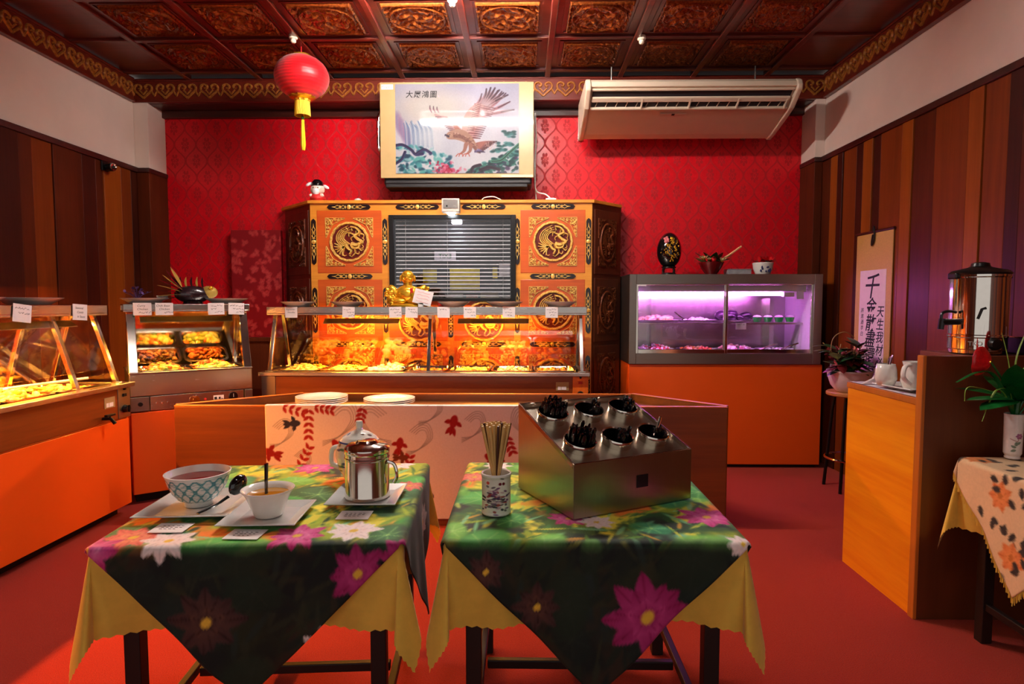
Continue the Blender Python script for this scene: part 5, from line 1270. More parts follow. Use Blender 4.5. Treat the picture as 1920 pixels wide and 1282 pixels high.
# unrolled pattern: teal lattice with flowers, white rim
CB = Canvas(0, 1, 0, 1, .006, (218, 226, 222)); U = CB.X * 32; V = CB.Y * 5.2
d1 = np.abs(((U + V) % 2) - 1); d2 = np.abs(((U - V) % 2) - 1)
m = np.clip(1 - np.minimum(d1, d2) / .26, 0, 1) + np.clip(1 - np.abs(np.hypot(((U + V) % 2) - 1, ((U - V) % 2) - 1) - .42) / .13, 0, 1) + .35 * (CB.noise(40, 3) > .6)
m = np.clip(m, 0, 1) * (CB.Y > .16) * (CB.Y < .93)
CB.C = CB.C * (1 - m[..., None]) + np.array((30, 120, 132.)) * m[..., None]
t = thing('soup_bowl', 'teal patterned bowl of red tea on the large square plate', 'bowl', (-1.03, 1.90, zb))
def bowl_fn(X, Y):
    a = X * 2 * PI; r = np.interp(Y, [0, .12, .14, .25, .45, .7, 1], [.042, .043, .042, .06, .076, .088, .096]); z = np.interp(Y, [0, .12, .14, .25, .45, .7, 1], [0, .012, .014, .024, .045, .072, .102])
    return np.stack([r * np.cos(a), r * np.sin(a), z], 1)
CB.mesh('outside', bowl_fn, 'glaze', t, smooth=80)
MB().lathe([(.096, .102), (.0975, .104), (.094, .105), (.086, .075), (.07, .045), (.04, .026), (0, .024)], 48).build('inside', 'porcelain', t)
MB().lathe([(0, .083), (.0875, .083)], 40).build('tea', 'tea', t)
t = thing('soup_bowl', 'plain white bowl of yellow soup with a black spoon', 'bowl', (-.765, 1.80, zb)); t.scale = (.9, .9, 1)
MB().lathe([(0, 0), (.042, 0), (.046, .004), (.06, .04), (.074, .068), (.085, .08), (.0855, .083), (.082, .083), (.07, .07), (.055, .04), (0, .025)], 44).build('bowl', 'porcelain', t, 60)
MB().lathe([(0, .067), (.067, .067)], 36).build('soup', 'soup', t)
t = thing('black_spoon', 'black spoon standing upright in the yellow soup', 'spoon', (-.77, 1.80, zb + .03))
MB().tube([(0, 0, .0), (0, 0, .06), (.002, 0, .128)], [.007, .0075, .009], 10, flat=.6).build('handle', 'black_gloss', t); MB().ell((0, 0, .0), (.018, .014, .006), 12, 8).build('head', 'black_gloss', t)
t = thing('black_spoon', 'black spoon resting against the patterned bowl on its plate', 'spoon', (-.965, 1.80, zb + .008))
MB().tube([(0, -.03, .006), (.03, .02, .014), (.055, .05, .032)], [.006, .006, .008], 8, flat=.5).build('handle', 'black_gloss', t); MB().ell((.074, .075, .062), (.018, .036, .028), 14, 10, (.6, .0, -.4)).build('head', 'black_gloss', t)
# canister
t = thing('steel_canister', 'shiny steel lidded canister on a square plate', 'canister', (-.512, 1.985, zb))
MB().lathe([(0, 0), (.07, 0), (.073, .004), (.073, .014), (.0715, .018), (.0715, .128), (.0735, .131), (.0735, .135), (.0715, .138), (.0715, .15), (0, .15)], 56).build('body', 'steel_polished', t, 30)
MB().lathe([(.0725, .148), (.074, .152), (.073, .165), (.062, .176), (.04, .178), (.036, .182), (.03, .189), (.02, .186), (0, .186)], 56).build('lid', 'steel_polished', t, 40)
b = MB().tube(bez([(.07, -.01, .12), (.092, -.012, .11), (.1, -.012, .075), (.09, -.012, .05)], 8), .006, 8).build('handle', 'chrome', t)
CT = Canvas(0, 1, 0, 1, .008, (226, 222, 210))
for i in range(60): CT.blob((rnd.random(), rnd.uniform(.15, .9)), (.02, .03), rnd.choice([(40, 56, 120), (70, 90, 140), (90, 60, 50), (60, 100, 60)]), rnd.uniform(0, 3), .5, .8)
CT.stroke([(0, .72), (1, .72)], .02, (40, 56, 120)); CT.stroke([(0, .3), (1, .3)], .012, (40, 56, 120))
t = thing('porcelain_teapot', 'blue and white porcelain teapot with knob behind the steel canister', 'teapot', (-.60, 2.22, ZT + .001))
def pot_fn(X, Y):
    a = X * 2 * PI; r = np.interp(Y, [0, .05, .2, .45, .6, .7, .72, .8, .9, 1], [.05, .054, .074, .086, .083, .07, .074, .06, .036, .01]); z = np.interp(Y, [0, .05, .2, .45, .6, .7, .72, .8, .9, 1], [0, .004, .04, .09, .12, .14, .142, .158, .174, .184])
    return np.stack([r * np.cos(a), r * np.sin(a), z], 1)
CT.mesh('body', pot_fn, 'glaze', t, smooth=80)
MB().lathe([(.014, .182), (.011, .19), (.014, .2), (.012, .215), (0, .216)], 16).build('knob', 'porcelain', t)
MB().tube(bez([(-.07, 0, .12), (-.1, 0, .11), (-.104, 0, .06), (-.073, 0, .04)], 8), .009, 10).build('handle', 'porcelain', t)
MB().tube(bez([(.07, 0, .05), (.09, 0, .07), (.1, 0, .11)], 8), [.018 - .0004 * i for i in range(17)], 12).build('spout', 'porcelain', t)
for lb, x, y, rz in (('white card in front of the patterned bowl', -1.01, 1.712, R(2)), ('white card in front of the white soup bowl', -.775, 1.667, R(-1)), ('white card in front of the steel canister', -.512, 1.828, R(1))):
    t = thing('table_card', lb, 'card', (x, y, ZT + .0005), rz, 'printed cards on the left table')
    MB().box(-.049, .049, -.037, .037, .0, .0012).build('paper', 'paper', t, 0)
    b = MB(); r_ = random.Random(len(lb))
    for k in range(3):
        x0 = -.03
        while x0 < (.03, .03, .01)[k]: b.box(x0, x0 + r_.uniform(.004, .01), .012 - .012 * k, .0145 - .012 * k, .0012, .0016); x0 += .013
    b.build('lettering', 'ink', t, 0)

# ------------------------------------------------------------------ things on the right table
CK = Canvas(0, 1, 0, 1, .0075, (226, 222, 214))
for i in range(90):
    CK.blob((rnd.gauss(.74, .07), rnd.gauss(.4, .14)), (.018, .03), rnd.choice([(60, 46, 80), (110, 70, 110), (150, 60, 60), (90, 80, 90), (40, 36, 50), (196, 160, 170)]), rnd.uniform(0, 3), .5, .9)
for x, y, r, c_ in ((.66, .82, .02, (196, 60, 40)), (.8, .8, .018, (96, 20, 34)), (.84, .8, .018, (96, 20, 34)), (.4, .5, .05, (90, 60, 100)), (.1, .5, .05, (150, 60, 60))): CK.blob((x, y), (r, r * 2.0), c_, 0, .3)
t = thing('chopstick_cup', 'white painted porcelain cup holding chopsticks', 'cup', (-.081, 1.862, ZT + .001))
def cup_fn(X, Y):
    a = X * 2 * PI; r = np.interp(Y, [0, .03, .08, .9, .96, 1], [.044, .046, .0445, .0445, .047, .0465]); z = Y * .125
    return np.stack([r * np.cos(a), r * np.sin(a), z], 1)
CK.mesh('outside', cup_fn, 'glaze', t, smooth=60)
MB().lathe([(.0465, .125), (.044, .127), (.041, .124), (.041, .008), (0, .008)], 36).build('inside', 'porcelain', t); MB().lathe([(0, .0), (.044, 0)], 30).build('foot', 'porcelain', t)
ck = None
r_ = random.Random(12)
for i in range(34):
    a = 2.399 * i; q = .036 * math.sqrt((i + .5) / 34); bx, by = -q * math.cos(a) * .75 + r_.uniform(-.004, .004), -q * math.sin(a) * .75
    tx, ty = q * math.cos(a) * 1.75, q * math.sin(a) * 1.75; Lc = .27 + r_.uniform(-.008, .012)
    d = Vector((tx - bx * .2, ty - by * .2, Lc)).normalized(); base = Vector((-.081 + bx * .6, 1.862 + by * .6, ZT + .011))
    dark = i % 6 == 5
    key = 'bamboo_dark' if dark else 'bamboo'
    if ck is None: ck = {}
    if key not in ck:
        o = MB().lathe([(0, 0), (.0028, 0), (.0045, .27), (.0035, .272), (0, .272)], 8).build('chopstick', key, None, 40); ck[key] = o
    else: o = ck[key].copy(); COL.objects.link(o)
    o.location = base; o.rotation_euler = d.to_track_quat('Z', 'Y').to_euler()
    tag(o, ('dark wooden' if dark else 'pale bamboo') + ' chopstick standing in the white porcelain cup', 'chopstick', 'chopsticks in the cup')
# cutlery holder
bx0 = Vector((.152, 1.796, ZT + .002)); ang = R(27.5)
hold = thing('cutlery_holder', 'stainless steel sloping cutlery holder with six cylinders', 'cutlery holder', bx0, ang)
Wd, Dd, h0, h1 = .457, .36, .165, .298
sl = math.atan2(h1 - h0, Dd)
MB().prism([(0, 0), (0, h0), (.004, h0 + .002), (.004, 0)], 0, Wd, 'yz').build('front_plate', 'steel_box', hold, 0, .001)
MB().prism([(Dd - .004, 0), (Dd - .004, h1 - .002), (Dd, h1), (Dd, 0)], 0, Wd, 'yz').build('back_plate', 'steel_box', hold, 0, .001)
for x in (0, Wd - .004): MB().prism([(0, 0), (Dd, 0), (Dd, h1), (0, h0)], x, x + .004, 'yz').build('side_plate', 'steel_box', hold, 0, .001)
MT = Matrix.Translation((0, 0, h0)) @ Matrix.Rotation(sl, 4, 'X'); Ls = math.hypot(Dd, h1 - h0)
CYL = [(.083 + .1455 * i, y) for y in (.105, .285) for i in range(3)]; rc = .051
# deck with six round openings: rings bridged to the cell borders
b = MB(MT); n = 32
xs = [.004, .156, .301, Wd - .004]; ys = [.004, .195, Ls - .004]
for j in range(2):
    for i in range(3):
        c_ = CYL[j * 3 + i]; ri = []; ro_ = []
        for k in range(n):
            a = 2 * PI * k / n; ca, sa = math.cos(a), math.sin(a); ri.append((c_[0] + rc * ca, c_[1] + rc * sa, -.014))
            tt = min(((xs[i + 1] - c_[0]) / ca if ca > 1e-6 else 9), ((xs[i] - c_[0]) / ca if ca < -1e-6 else 9), ((ys[j + 1] - c_[1]) / sa if sa > 1e-6 else 9), ((ys[j] - c_[1]) / sa if sa < -1e-6 else 9))
            ro_.append((c_[0] + tt * ca, c_[1] + tt * sa, -.014))
        b.add(ri + ro_, [(k, (k + 1) % n, n + (k + 1) % n, n + k) for k in range(n)])
        for (cx_, cy_) in ((xs[i], ys[j]), (xs[i + 1], ys[j]), (xs[i + 1], ys[j + 1]), (xs[i], ys[j + 1])):
            k0 = min(range(n), key=lambda k: -((ro_[k][0] - cx_) ** 2 + (ro_[k][1] - cy_) ** 2) * -1)
            ds = sorted(range(n), key=lambda k: (ro_[k][0] - cx_) ** 2 + (ro_[k][1] - cy_) ** 2)[:2]
            b.add([ro_[ds[0]], ro_[ds[1]], (cx_, cy_, -.014)], [(0, 1, 2)])
b.build('deck', 'steel_box', hold, 0)
MB(MT).box(0, Wd, 0, .006, -.016, .001).box(0, Wd, Ls - .006, Ls, -.016, .001).box(0, .006, .006, Ls - .006, -.016, .001).box(Wd - .006, Wd, .006, Ls - .006, -.016, .001).build('rim', 'steel_polished', hold, 0, .002)
MB(front(.255, -.0005, .085)).box(-.022, .022, -.02, .02, 0, .0015).build('label', 'black_plastic', hold, 0)
cyl_me = None
names = ['front left', 'front middle', 'front right', 'back left', 'back middle', 'back right']
counts = [32, 14, 14, 32, 13, 15]
hnd = MB().tube([(0, 0, 0), (0, 0, .09), (0, 0, .16), (0, 0, .172)], [.004, .0065, .0085, .005], 8, flat=.55).build('tmp', 'black_gloss', None, 50).data
hnd2 = hnd.copy(); hnd2.materials.clear(); hnd2.materials.append(MATS['chrome'])
bpy.data.objects.remove(bpy.data.objects['tmp'])
MW = Matrix.Translation(bx0) @ Matrix.Rotation(ang, 4, 'Z') @ MT
for k, (x, y) in enumerate(CYL):
    c_ = MB(MT @ Matrix.Translation((x, y, 0))).lathe([(0, -.112), (.044, -.112), (.048, -.10), (.0485, .012), (.052, .016), (.054, .013), (.0545, .006), (.051, .004), (.050, -.1), (.046, -.114), (0, -.114)], 36).build('cylinder', 'steel_polished', hold, 40)
    r_ = random.Random(30 + k)
    for i in range(counts[k]):
        full = counts[k] > 20
        if full: a = 2.399 * i + k; q = .041 * math.sqrt((i + .7) / counts[k]); top = .052 + r_.uniform(-.008, .012)
        else: a = r_.uniform(-2.2, .9); q = r_.uniform(.018, .04); top = r_.uniform(.012, .05)
        tip = Vector((x + q * math.cos(a), y + q * math.sin(a), top)); lean = Vector((q * math.cos(a) * .10, q * math.sin(a) * .10, .16)) if full else Vector((q * math.cos(a) * .35 + .004, q * math.sin(a) * .3, .16))
        d = (MW.to_3x3() @ lean).normalized(); tw = MW @ tip
        bs_ = tw - d * .172 * (.9 if not full else 1) ; bs_ = tw - d * (.145 if full else .11)
        o = bpy.data.objects.new('cutlery', hnd2 if (k == 2 and i == 0) else hnd); COL.objects.link(o)
        sc = (.145 if full else .11) / .172
        if k == 2 and i == 0: sc *= 1.55
        Q = d.to_track_quat('Z', 'Y'); o.location = bs_; o.rotation_euler = (Q @ Euler((0, 0, r_.uniform(0, 3.1))).to_quaternion()).to_euler(); o.scale = (1, 1, sc)
        if k == 2 and i == 0: tag(o, 'bright steel spoon handle sticking out of the front right cylinder of the holder', 'cutlery')
        else: tag(o, 'black cutlery handle standing in the %s cylinder of the steel holder' % names[k], 'cutlery', 'cutlery in the %s cylinder' % names[k])

# ------------------------------------------------------------------ drinks counter at the right
F0 = (1.755, 2.70)
dc = thing('drinks_counter', 'veneered drinks counter with raised front at the right wall', 'counter', (0, 0, 0))
MB().box(1.745, 1.765, 2.72, 3.30, .0, .955).build('side_panel', 'veneer', dc, 0, .002)
MB().box(1.742, 1.775, 2.715, 3.305, .955, .985).build('top_edge', 'veneer_edge', dc, 0, .002)
MB().box(1.765, 2.6, 3.28, 3.30, 0, .955).build('back_panel', 'counter_dark', dc, 0)
MB().box(1.775, 2.62, 2.72, 3.305, .955, .985).build('counter_top', 'veneer', dc, 0, .002)
MB().box(1.75, 2.62, 2.68, 2.715, 0, 1.175).build('front_panel', 'counter_dark', dc, 0, .002)
MB().box(1.735, 1.752, 2.678, 2.718, 0, 1.177).build('front_edge', 'veneer_edge', dc, 0, .003)
MB().box(2.03, 2.62, 2.74, 3.16, .985, 1.165).build('riser', 'counter_dark', dc, 0, .003)
CU = Canvas(-.3, .3, -.28, .28, .012, (226, 214, 222))
for i in range(24): CU.petal((rnd.uniform(-.3, .3), rnd.uniform(-.28, .28)), .04, .012, rnd.uniform(0, 6), (150, 80, 130), (190, 140, 180))
cc = CU.mesh('counter_cloth', lambda X, Y: np.stack([X, Y, X * 0], 1), 'print_cloth'); cc.location = (2.02, 3.015, .9875); cc.scale = (.9, 1, 1); tag(cc, 'small white printed cloth on the low end of the drinks counter', 'tablecloth')
# urn
t = thing('tea_urn', 'polished steel tea urn with black lid and tap on the drinks counter', 'urn', (2.16, 2.95, 1.167))
MB().lathe([(0, 0), (.105, 0), (.112, .004), (.112, .02), (.116, .024), (.116, .075), (.119, .08), (.119, .088), (.1165, .092), (.1165, .355), (.12, .36), (.12, .37), (0, .37)], 64).build('body', 'chrome', t, 30)
MB().lathe([(.122, .37), (.124, .378), (.11, .39), (.05, .405), (.04, .41), (.036, .425), (.02, .43), (0, .43)], 48).build('lid', 'black_plastic', t, 40)
for s in (-1, 1): MB().cbox((s * .118, .0, .365), (.03, .06, .028)).build('handle', 'black_plastic', t, 0, .006)
u = FR((-.09, -.075, .15), (.64, -.77, 0), (0, 0, 1))
MB(FR((0, 0, 0), (.64, -.77, 0), (0, 0, 1))).box(-.01, .01, .0, .02, 0, .01).build('tap_seat', 'black_plastic', t, 0) if False else None
b = MB().tube([(-.11, -.03, .15), (-.15, -.035, .15), (-.2, -.04, .15)], .015, 12).tube([(-.195, -.04, .165), (-.2, -.04, .115)], .014, 10).build('tap', 'black_plastic', t)
MB().tube(bez([(-.2, -.04, .16), (-.195, -.04, .19), (-.16, -.035, .2), (-.125, -.03, .195)], 6), .007, 8).build('tap_lever', 'black_plastic', t)
MB().tube([(-.07, -.095, .165), (-.06, -.105, .21), (-.045, -.11, .215)], .006, 8).build('gauge', 'black_plastic', t)
MB(FR((-.005, -.115, .05), (1, 0, 0), (0, 0, 1))).lathe([(0, .022), (.024, .02), (.028, .004), (.028, 0)], 20).build('knob', 'black_plastic', t)
text('lettering', 'TKO', .028, 'dish_white', t, FR((-.075, -.0945, .05), (.78, -.62, 0), (0, 0, 1)), .0006)
t = thing('cup_rack', 'dark tray with small white cups beside the tea urn', 'tray', (2.42, 2.92, 1.167))
MB().box(-.11, .11, -.1, .1, 0, .08).build('tray', 'black_plastic', t, 0, .006); MB().box(-.112, .112, -.102, .102, .074, .082).build('rim', 'chrome', t, 0, .002)
for x in (-.06, -.02, .03): MB().prism([(x - .016, .083), (x + .016, .083), (x + .004, .125)], -.06, -.056, 'xz').build('napkin', 'paper', t, 0)
t = thing('milk_jug', 'white ceramic jug with leaf shaped handle on the drinks counter', 'jug', (1.838, 2.90, 1.0)); t.scale = (.78, .78, .9)
MB().lathe([(0, 0), (.05, 0), (.055, .006), (.07, .045), (.062, .09), (.052, .115), (.062, .145), (.059, .146), (.048, .117), (.055, .09), (.06, .05), (0, .01)], 40, sx=1.0).build('body', 'porcelain', t, 80)
MB().tube(bez([(-.04, -.03, .13), (-.085, -.05, .12), (-.095, -.055, .07), (-.05, -.05, .03)], 8), [.012 + .004 * math.sin(PI * i / 24) for i in range(25)], 10, flat=.6).build('handle', 'porcelain', t)
MB().prism([(.03, .13), (.085, .16), (.055, .12)], -.02, .02, 'xz').build('spout', 'porcelain', t, 0, .006)
t = thing('sugar_cup', 'white ceramic cup with spoons behind the white jug', 'cup', (1.785, 3.03, 1.0)); t.scale = (.8, .8, .9)
MB().lathe([(0, 0), (.045, 0), (.062, .04), (.058, .09), (.05, .12), (.047, .12), (.053, .09), (.055, .04), (0, .012)], 36).build('body', 'porcelain', t, 80)
for i in range(3): MB().tube([(0, .0, .03), (.02 + .012 * i, .01, .15 + .008 * i)], [.004, .007], 8, flat=.5).build('spoon', 'chrome', t)
square_plate('square white plate under the white jug on the drinks counter', (1.885, 2.97, .9885), R(8), .25, 'porcelain')
t = thing('dark_pot', 'small black pot behind the white jug', 'pot', (2.0, 3.12, 1.003))
MB().lathe([(0, 0), (.05, 0), (.06, .02), (.062, .07), (.064, .075), (.058, .075), (.055, .02), (0, .012)], 32).build('body', 'black_gloss', t); MB().lathe([(0, .03), (.05, .03)], 24).build('contents', 'twig', t)
t = thing('tea_cup', 'small cream cup standing behind the jug by the counter front', 'cup', (1.99, 2.87, 1.007)); t.location = (2.012, 2.80, .989)
MB().lathe([(0, 0), (.02, 0), (.022, .004), (.024, .11), (.021, .11), (.019, .01), (0, .008)], 24).build('body', 'cream_petal', t)
t = thing('folded_napkin', 'pink folded napkin leaning behind the white jug', 'napkin', (1.83, 3.16, .989))
MB().prism([(-.09, 0), (.06, 0), (.05, .045), (.0, .07), (-.03, .03)], 0, .02, 'xz').build('fold', 'pot_pink', t, 0, .004); MB().prism([(-.02, 0), (.09, 0), (.045, .06)], .02, .04, 'xz').build('fold', 'violet', t, 0, .004)
# scroll on the right wall
sc = thing('hanging_scroll', 'tan hanging scroll with black calligraphy on the right wall', 'scroll', (2.632, 4.67, .72))
MS = FR((0, 0, 0), (0, -1, 0), (0, 0, 1))      # right = -y, faces -x
MB(MS).box(-.235, .235, 0, 1.22, -.002, .004).build('mount', 'silk', sc, 0)
MB(MS).box(-.17, .17, .03, .935, .004, .006).build('paper', 'scroll_paper', sc, 0)
MB(MS @ Matrix.Translation((0, 1.22, .004)) @ Matrix.Rotation(PI / 2, 4, 'Y')).lathe([(0, -.25), (.01, -.25), (.01, .25), (0, .25)], 12).build('rod', 'darkwood', sc)
MB(MS @ Matrix.Translation((0, 0.0, .004)) @ Matrix.Rotation(PI / 2, 4, 'Y')).lathe([(0, -.26), (.013, -.26), (.013, .26), (0, .26)], 12).build('rod', 'darkwood', sc)
MB(MS).tube(bez([(-.01, 1.22, .012), (.0, 1.26, .012), (.015, 1.22, .014), (.01, 1.15, .014), (-.015, 1.12, .014), (-.01, 1.16, .016), (.0, 1.2, .016)], 8), .006, 6).build('ribbon', 'black_plastic', sc)
for i, ch in enumerate('千金散盡還復來'): text('lettering', ch, (.2 if i == 0 else .135), 'ink', sc, MS @ Matrix.Translation((-.015, .80 - (0 if i == 0 else .02 + .125 * i), .0063)), .0003, .2, bold=.0016)
for i, ch in enumerate('天生我材必有用'): text('lettering', ch, .092, 'ink', sc, MS @ Matrix.Translation((.11, .62 - .095 * i, .0063)), .0003, .2, bold=.001)
for i, ch in enumerate('將進酒李白'): text('lettering', ch, .04, 'ink', sc, MS @ Matrix.Translation((-.125, .63 - .045 * i, .0063)), .0003, .15)
for i, ch in enumerate('癸未年春'): text('lettering', ch, .045, 'ink', sc, MS @ Matrix.Translation((-.13, .3 - .055 * i, .0063)), .0003, .15)
# stool and plant
st = thing('bar_stool', 'dark metal bar stool with wooden seat under the potted plant', 'stool', (2.47, 4.62, 0))
MB().lathe([(0, .715), (.165, .715), (.172, .722), (.172, .738), (.165, .745), (0, .745)], 40).build('seat', 'stoolwood', st)
for k in range(4):
    a = PI / 4 + k * PI / 2; MB().tube([(.11 * math.cos(a), .11 * math.sin(a), .715), (.13 * math.cos(a), .13 * math.sin(a), .6), (.175 * math.cos(a), .175 * math.sin(a), .0)], .012, 10).build('leg', 'dark_metal', st)
MB().tube([(.165 * math.cos(2 * PI * i / 36), .165 * math.sin(2 * PI * i / 36), .24) for i in range(36)], .009, 8, closed=True).build('footring', 'chrome', st)
pp = thing('potted_plant', 'dark red leafy plant in a white pot on the bar stool', 'plant', (2.44, 4.6, .746))
MB().lathe([(0, 0), (.08, 0), (.09, .008), (.125, .05), (.148, .12), (.152, .145), (.158, .15), (.156, .162), (.145, .16), (.13, .12), (0, .115)], 44).build('pot', 'pot_pink', pp, 60)
MB().lathe([(0, .135), (.138, .135)], 30).build('soil', 'kick', pp)
r_ = random.Random(4)
for i in range(22):
    a = r_.uniform(0, 6.3); L = r_.uniform(.14, .3); e_ = Vector((.15 * math.cos(a) * L / .2 - .05, .1 * math.sin(a) * L / .2 - .03, .14 + L * r_.uniform(.35, 1.0))); e_.x = min(e_.x, .03)
    p_ = bez([(e_.x * .2, e_.y * .2, .13), (e_.x * .55, e_.y * .55, .13 + (e_.z - .13) * .65), tuple(e_)], 5); MB().tube(p_, .004, 5).build('stem', 'twig', pp)
    for j in range(7):
        q = p_[3 + j if 3 + j < len(p_) else -1]; leaf(pp, 'leaf', ('red_leaf', 'olive_leaf', 'dark_leaf', 'red_leaf')[j % 4], q, r_.uniform(0, 6.3), r_.uniform(-.4, .9), .1, .03, .35, r_.uniform(.7, 1.3))
    if i % 3 == 0:
        for j in range(5): leaf(pp, 'bract', 'pink_bract', p_[-1], r_.uniform(0, 6.3), r_.uniform(.2, 1.2), .05, .014, .2)
for p_ in ([(-.17, -.05, .26), (-.16, -.06, .4), (-.08, -.06, .45), (0, -.05, .41)], [(-.12, -.06, .28), (-.1, -.06, .36)]): MB().tube(bez(p_, 6), .0035, 5).build('twig', 'twig', pp)

# ------------------------------------------------------------------ front right table with vase
TG = (2.19, 2.23)
table_frame('small dark table under the peach embroidered cloth at the right edge', (*TG, 0), 0, .745, .335)
under_cloth('pale yellow under cloth hanging at the right edge of the picture', (*TG, .749), 0, .64, .34, 7)
cg = Canvas(-.56, .56, -.56, .56, .007, (230, 190, 146))
cg.C += ((cg.noise(5, 4) - .5) * 14)[..., None]
r_ = random.Random(3)
for d in range(4):
    for k in range(9):
        u = -.48 + .12 * k; v = .40 + .05 * math.sin(k * 1.7); x, y = [(u, v), (v, u), (u, -v), (-v, u)][d]
        if k % 2 == 0:
            for i in range(7): cg.petal((x, y), .06, .02, i * .9, (240, 150, 80), (226, 120, 60))
            cg.blob((x, y), (.012, .012), (200, 110, 40))
        for i in range(5): cg.petal((x + r_.gauss(0, .05), y + r_.gauss(0, .05)), .045, .013, r_.uniform(0, 6.3), (64, 50, 44), (44, 36, 34))
og = over_cloth('peach cloth embroidered with orange flowers and dark leaves, fringed edge', (*TG, .753), 0, cg, .345, PI / 4, 9)
ff = fold_fn(.345, PI / 4, .04, .008, 9, .004); b = MB()
for side in range(4):
    u = np.linspace(-.56, .56, 150); e_ = np.full_like(u, .56)
    X, Y = [(u, e_), (e_, u), (u, -e_), (-e_, u)][side]; Pn = ff(X, Y)
    for i, p_ in enumerate(Pn):
        L = .02 + .016 * ((i * 7) % 5) / 5; p_ = Vector(p_); b.tube([p_, p_ + Vector((.002 * math.sin(i), .002 * math.cos(i * 2), -L))], [.0016, .0022], 4)
b.build('fringe', 'cloth_yellow', og, 0)['kind'] = 'stuff'
CV = Canvas(0, 1, 0, 1, .01, (232, 224, 222))
for x in (.72, .2):
    for i in range(6): CV.petal((x + .03, .52), .07, .03, i * 1.05, (176, 110, 150), (150, 80, 130))
    for i in range(4): CV.petal((x - .02, .34 - .04 * i), .1, .03, .6 + i, (130, 146, 130), (110, 130, 116))
    CV.stroke([(x - .12, .46), (x, .4), (x + .03, .5)], .006, (150, 90, 90))
vs_ = thing('flower_vase', 'slim white vase of red anthuriums and grass on the peach cloth', 'vase', (2.03, 2.545, .7635))
def vase_fn(X, Y):
    a = X * 2 * PI; r = np.interp(Y, [0, .03, .06, .12, .95, 1], [.027, .028, .026, .032, .034, .035]); return np.stack([r * np.cos(a), r * np.sin(a), Y * .185], 1)
CV.mesh('vase', vase_fn, 'glaze', vs_, smooth=60); MB().lathe([(.035, .185), (.032, .186), (.03, .17), (.028, .02), (0, .02)], 30).build('inside', 'porcelain', vs_)
def anth(c, ex, s):
    M = Matrix.Translation(c) @ Euler(ex).to_matrix().to_4x4(); vs, fs = [], []; n_, m_ = 24, 5
    for j in range(m_ + 1):
        k = j / m_
        for i in range(n_):
            a = 2 * PI * i / n_; r = s * (.62 + .38 * math.cos(a)) * (1 + .25 * abs(math.sin(a))); vs.append((r * k * math.sin(a) * .95, r * k * math.cos(a) + .05 * s, .25 * s * k * k * (1 - .4 * math.cos(2 * a))))
    for j in range(m_):
        for i in range(n_): fs.append((j * n_ + i, j * n_ + (i + 1) % n_, (j + 1) * n_ + (i + 1) % n_, (j + 1) * n_ + i))
    f = MB(M).add(vs, fs).build('spathe', 'red_petal', vs_, 60); mm = f.modifiers.new('t', 'SOLIDIFY'); mm.thickness = .002
    MB(M).tube([(0, .0, .0), (0, .02 * s / .08, .03), (0, .03, .055)], [.007, .0065, .004], 8).build('spadix', 'gold', f)
    MB().tube(bez([(0, 0, .15), (c[0] * .4, c[1] * .4, .15 + (c[2] - .15) * .6), c], 8), .004, 6).build('stem', 'deep_green', vs_)
anth((-.12, -.02, .40), (.5, 1.5, 2.3), .075); anth((.13, -.03, .40), (1.2, 0, -.5), .1); anth((.16, .0, .3), (1.4, 0, -.7), .09)
def bladep(p, w, mat='blade'):
    q = bez(p, 8); m_ = len(q); MB().tube(q, [w * (.35 + .65 * math.sin(PI * min(1, i / m_ * .9 + .1))) for i in range(m_)], 6, flat=.25).build('leaf_blade', mat, vs_)
bladep([(0, 0, .17), (-.1, -.02, .34), (-.18, -.03, .36), (-.27, -.04, .32)], .014, 'deep_green'); bladep([(0, 0, .17), (-.06, -.02, .27), (-.11, -.03, .28), (-.16, -.04, .16)], .004); bladep([(0, 0, .17), (-.04, -.02, .28), (-.1, -.03, .285), (-.15, -.04, .2)], .003)
bladep([(0, 0, .17), (-.005, 0, .4), (.03, -.01, .54)], .005); bladep([(0, 0, .17), (-.03, .0, .38), (-.075, -.01, .52)], .003); bladep([(0, 0, .17), (.02, 0, .35), (.075, -.02, .45)], .005); bladep([(0, 0, .17), (-.04, -.01, .25), (-.2, -.02, .3), (-.22, -.02, .24)], .003)
for a, tl, L in ((.3, .9, .16), (1.6, .35, .2), (1.9, .2, .2), (-1.5, .4, .18), (.9, .5, .2), (2.4, 1.2, .2), (-2.6, .5, .18), (2.3, .9, .13), (-2.0, .7, .15), (1.2, 1.1, .14), (-.9, .8, .15)): leaf(vs_, 'leaf', 'deep_green', (0.0, -.01, .24), a, tl, .16, .04, .35, L / .16)
b_ = MB().tube([(.0, 0, .03), (.005, 0, .18), (.01, -.005, .27)], .012, 8).build('stem', 'deep_green', vs_)

# ------------------------------------------------------------------ golden figurine and bits on the shelves
zs = .64 + .739
g = thing('golden_figurine', 'shiny golden seated figurine with coins on the centre warmer shelf', 'figurine', (-.94, 5.02, zs)); g.scale = (1.3, 1.0, 1.12)
MB().lathe([(0, 0), (.12, 0), (.125, .012), (.11, .022), (0, .026)], 30, sy=.75).build('base', 'gold', g)
b = MB().ell((0, 0, .09), (.08, .06, .07), 20, 14).ell((0, -.03, .085), (.055, .045, .05), 16, 12)
for s in (-1, 1): b.ell((s * .06, -.03, .04), (.065, .045, .028), 14, 10, (0, 0, s * .4)).ell((s * .085, -.01, .11), (.028, .03, .055), 12, 10, (0, s * .5, 0))
b.tube([(0, 0, .14), (0, 0, .19)], .028, 12).build('body', 'gold', g, 80)
b = MB().ell((0, -.004, .215), (.042, .042, .05), 20, 14)
for s in (-1, 1): b.ell((s * .044, 0, .205), (.008, .012, .024), 8, 8).ell((s * .022, -.038, .198), (.012, .008, .01), 8, 8)
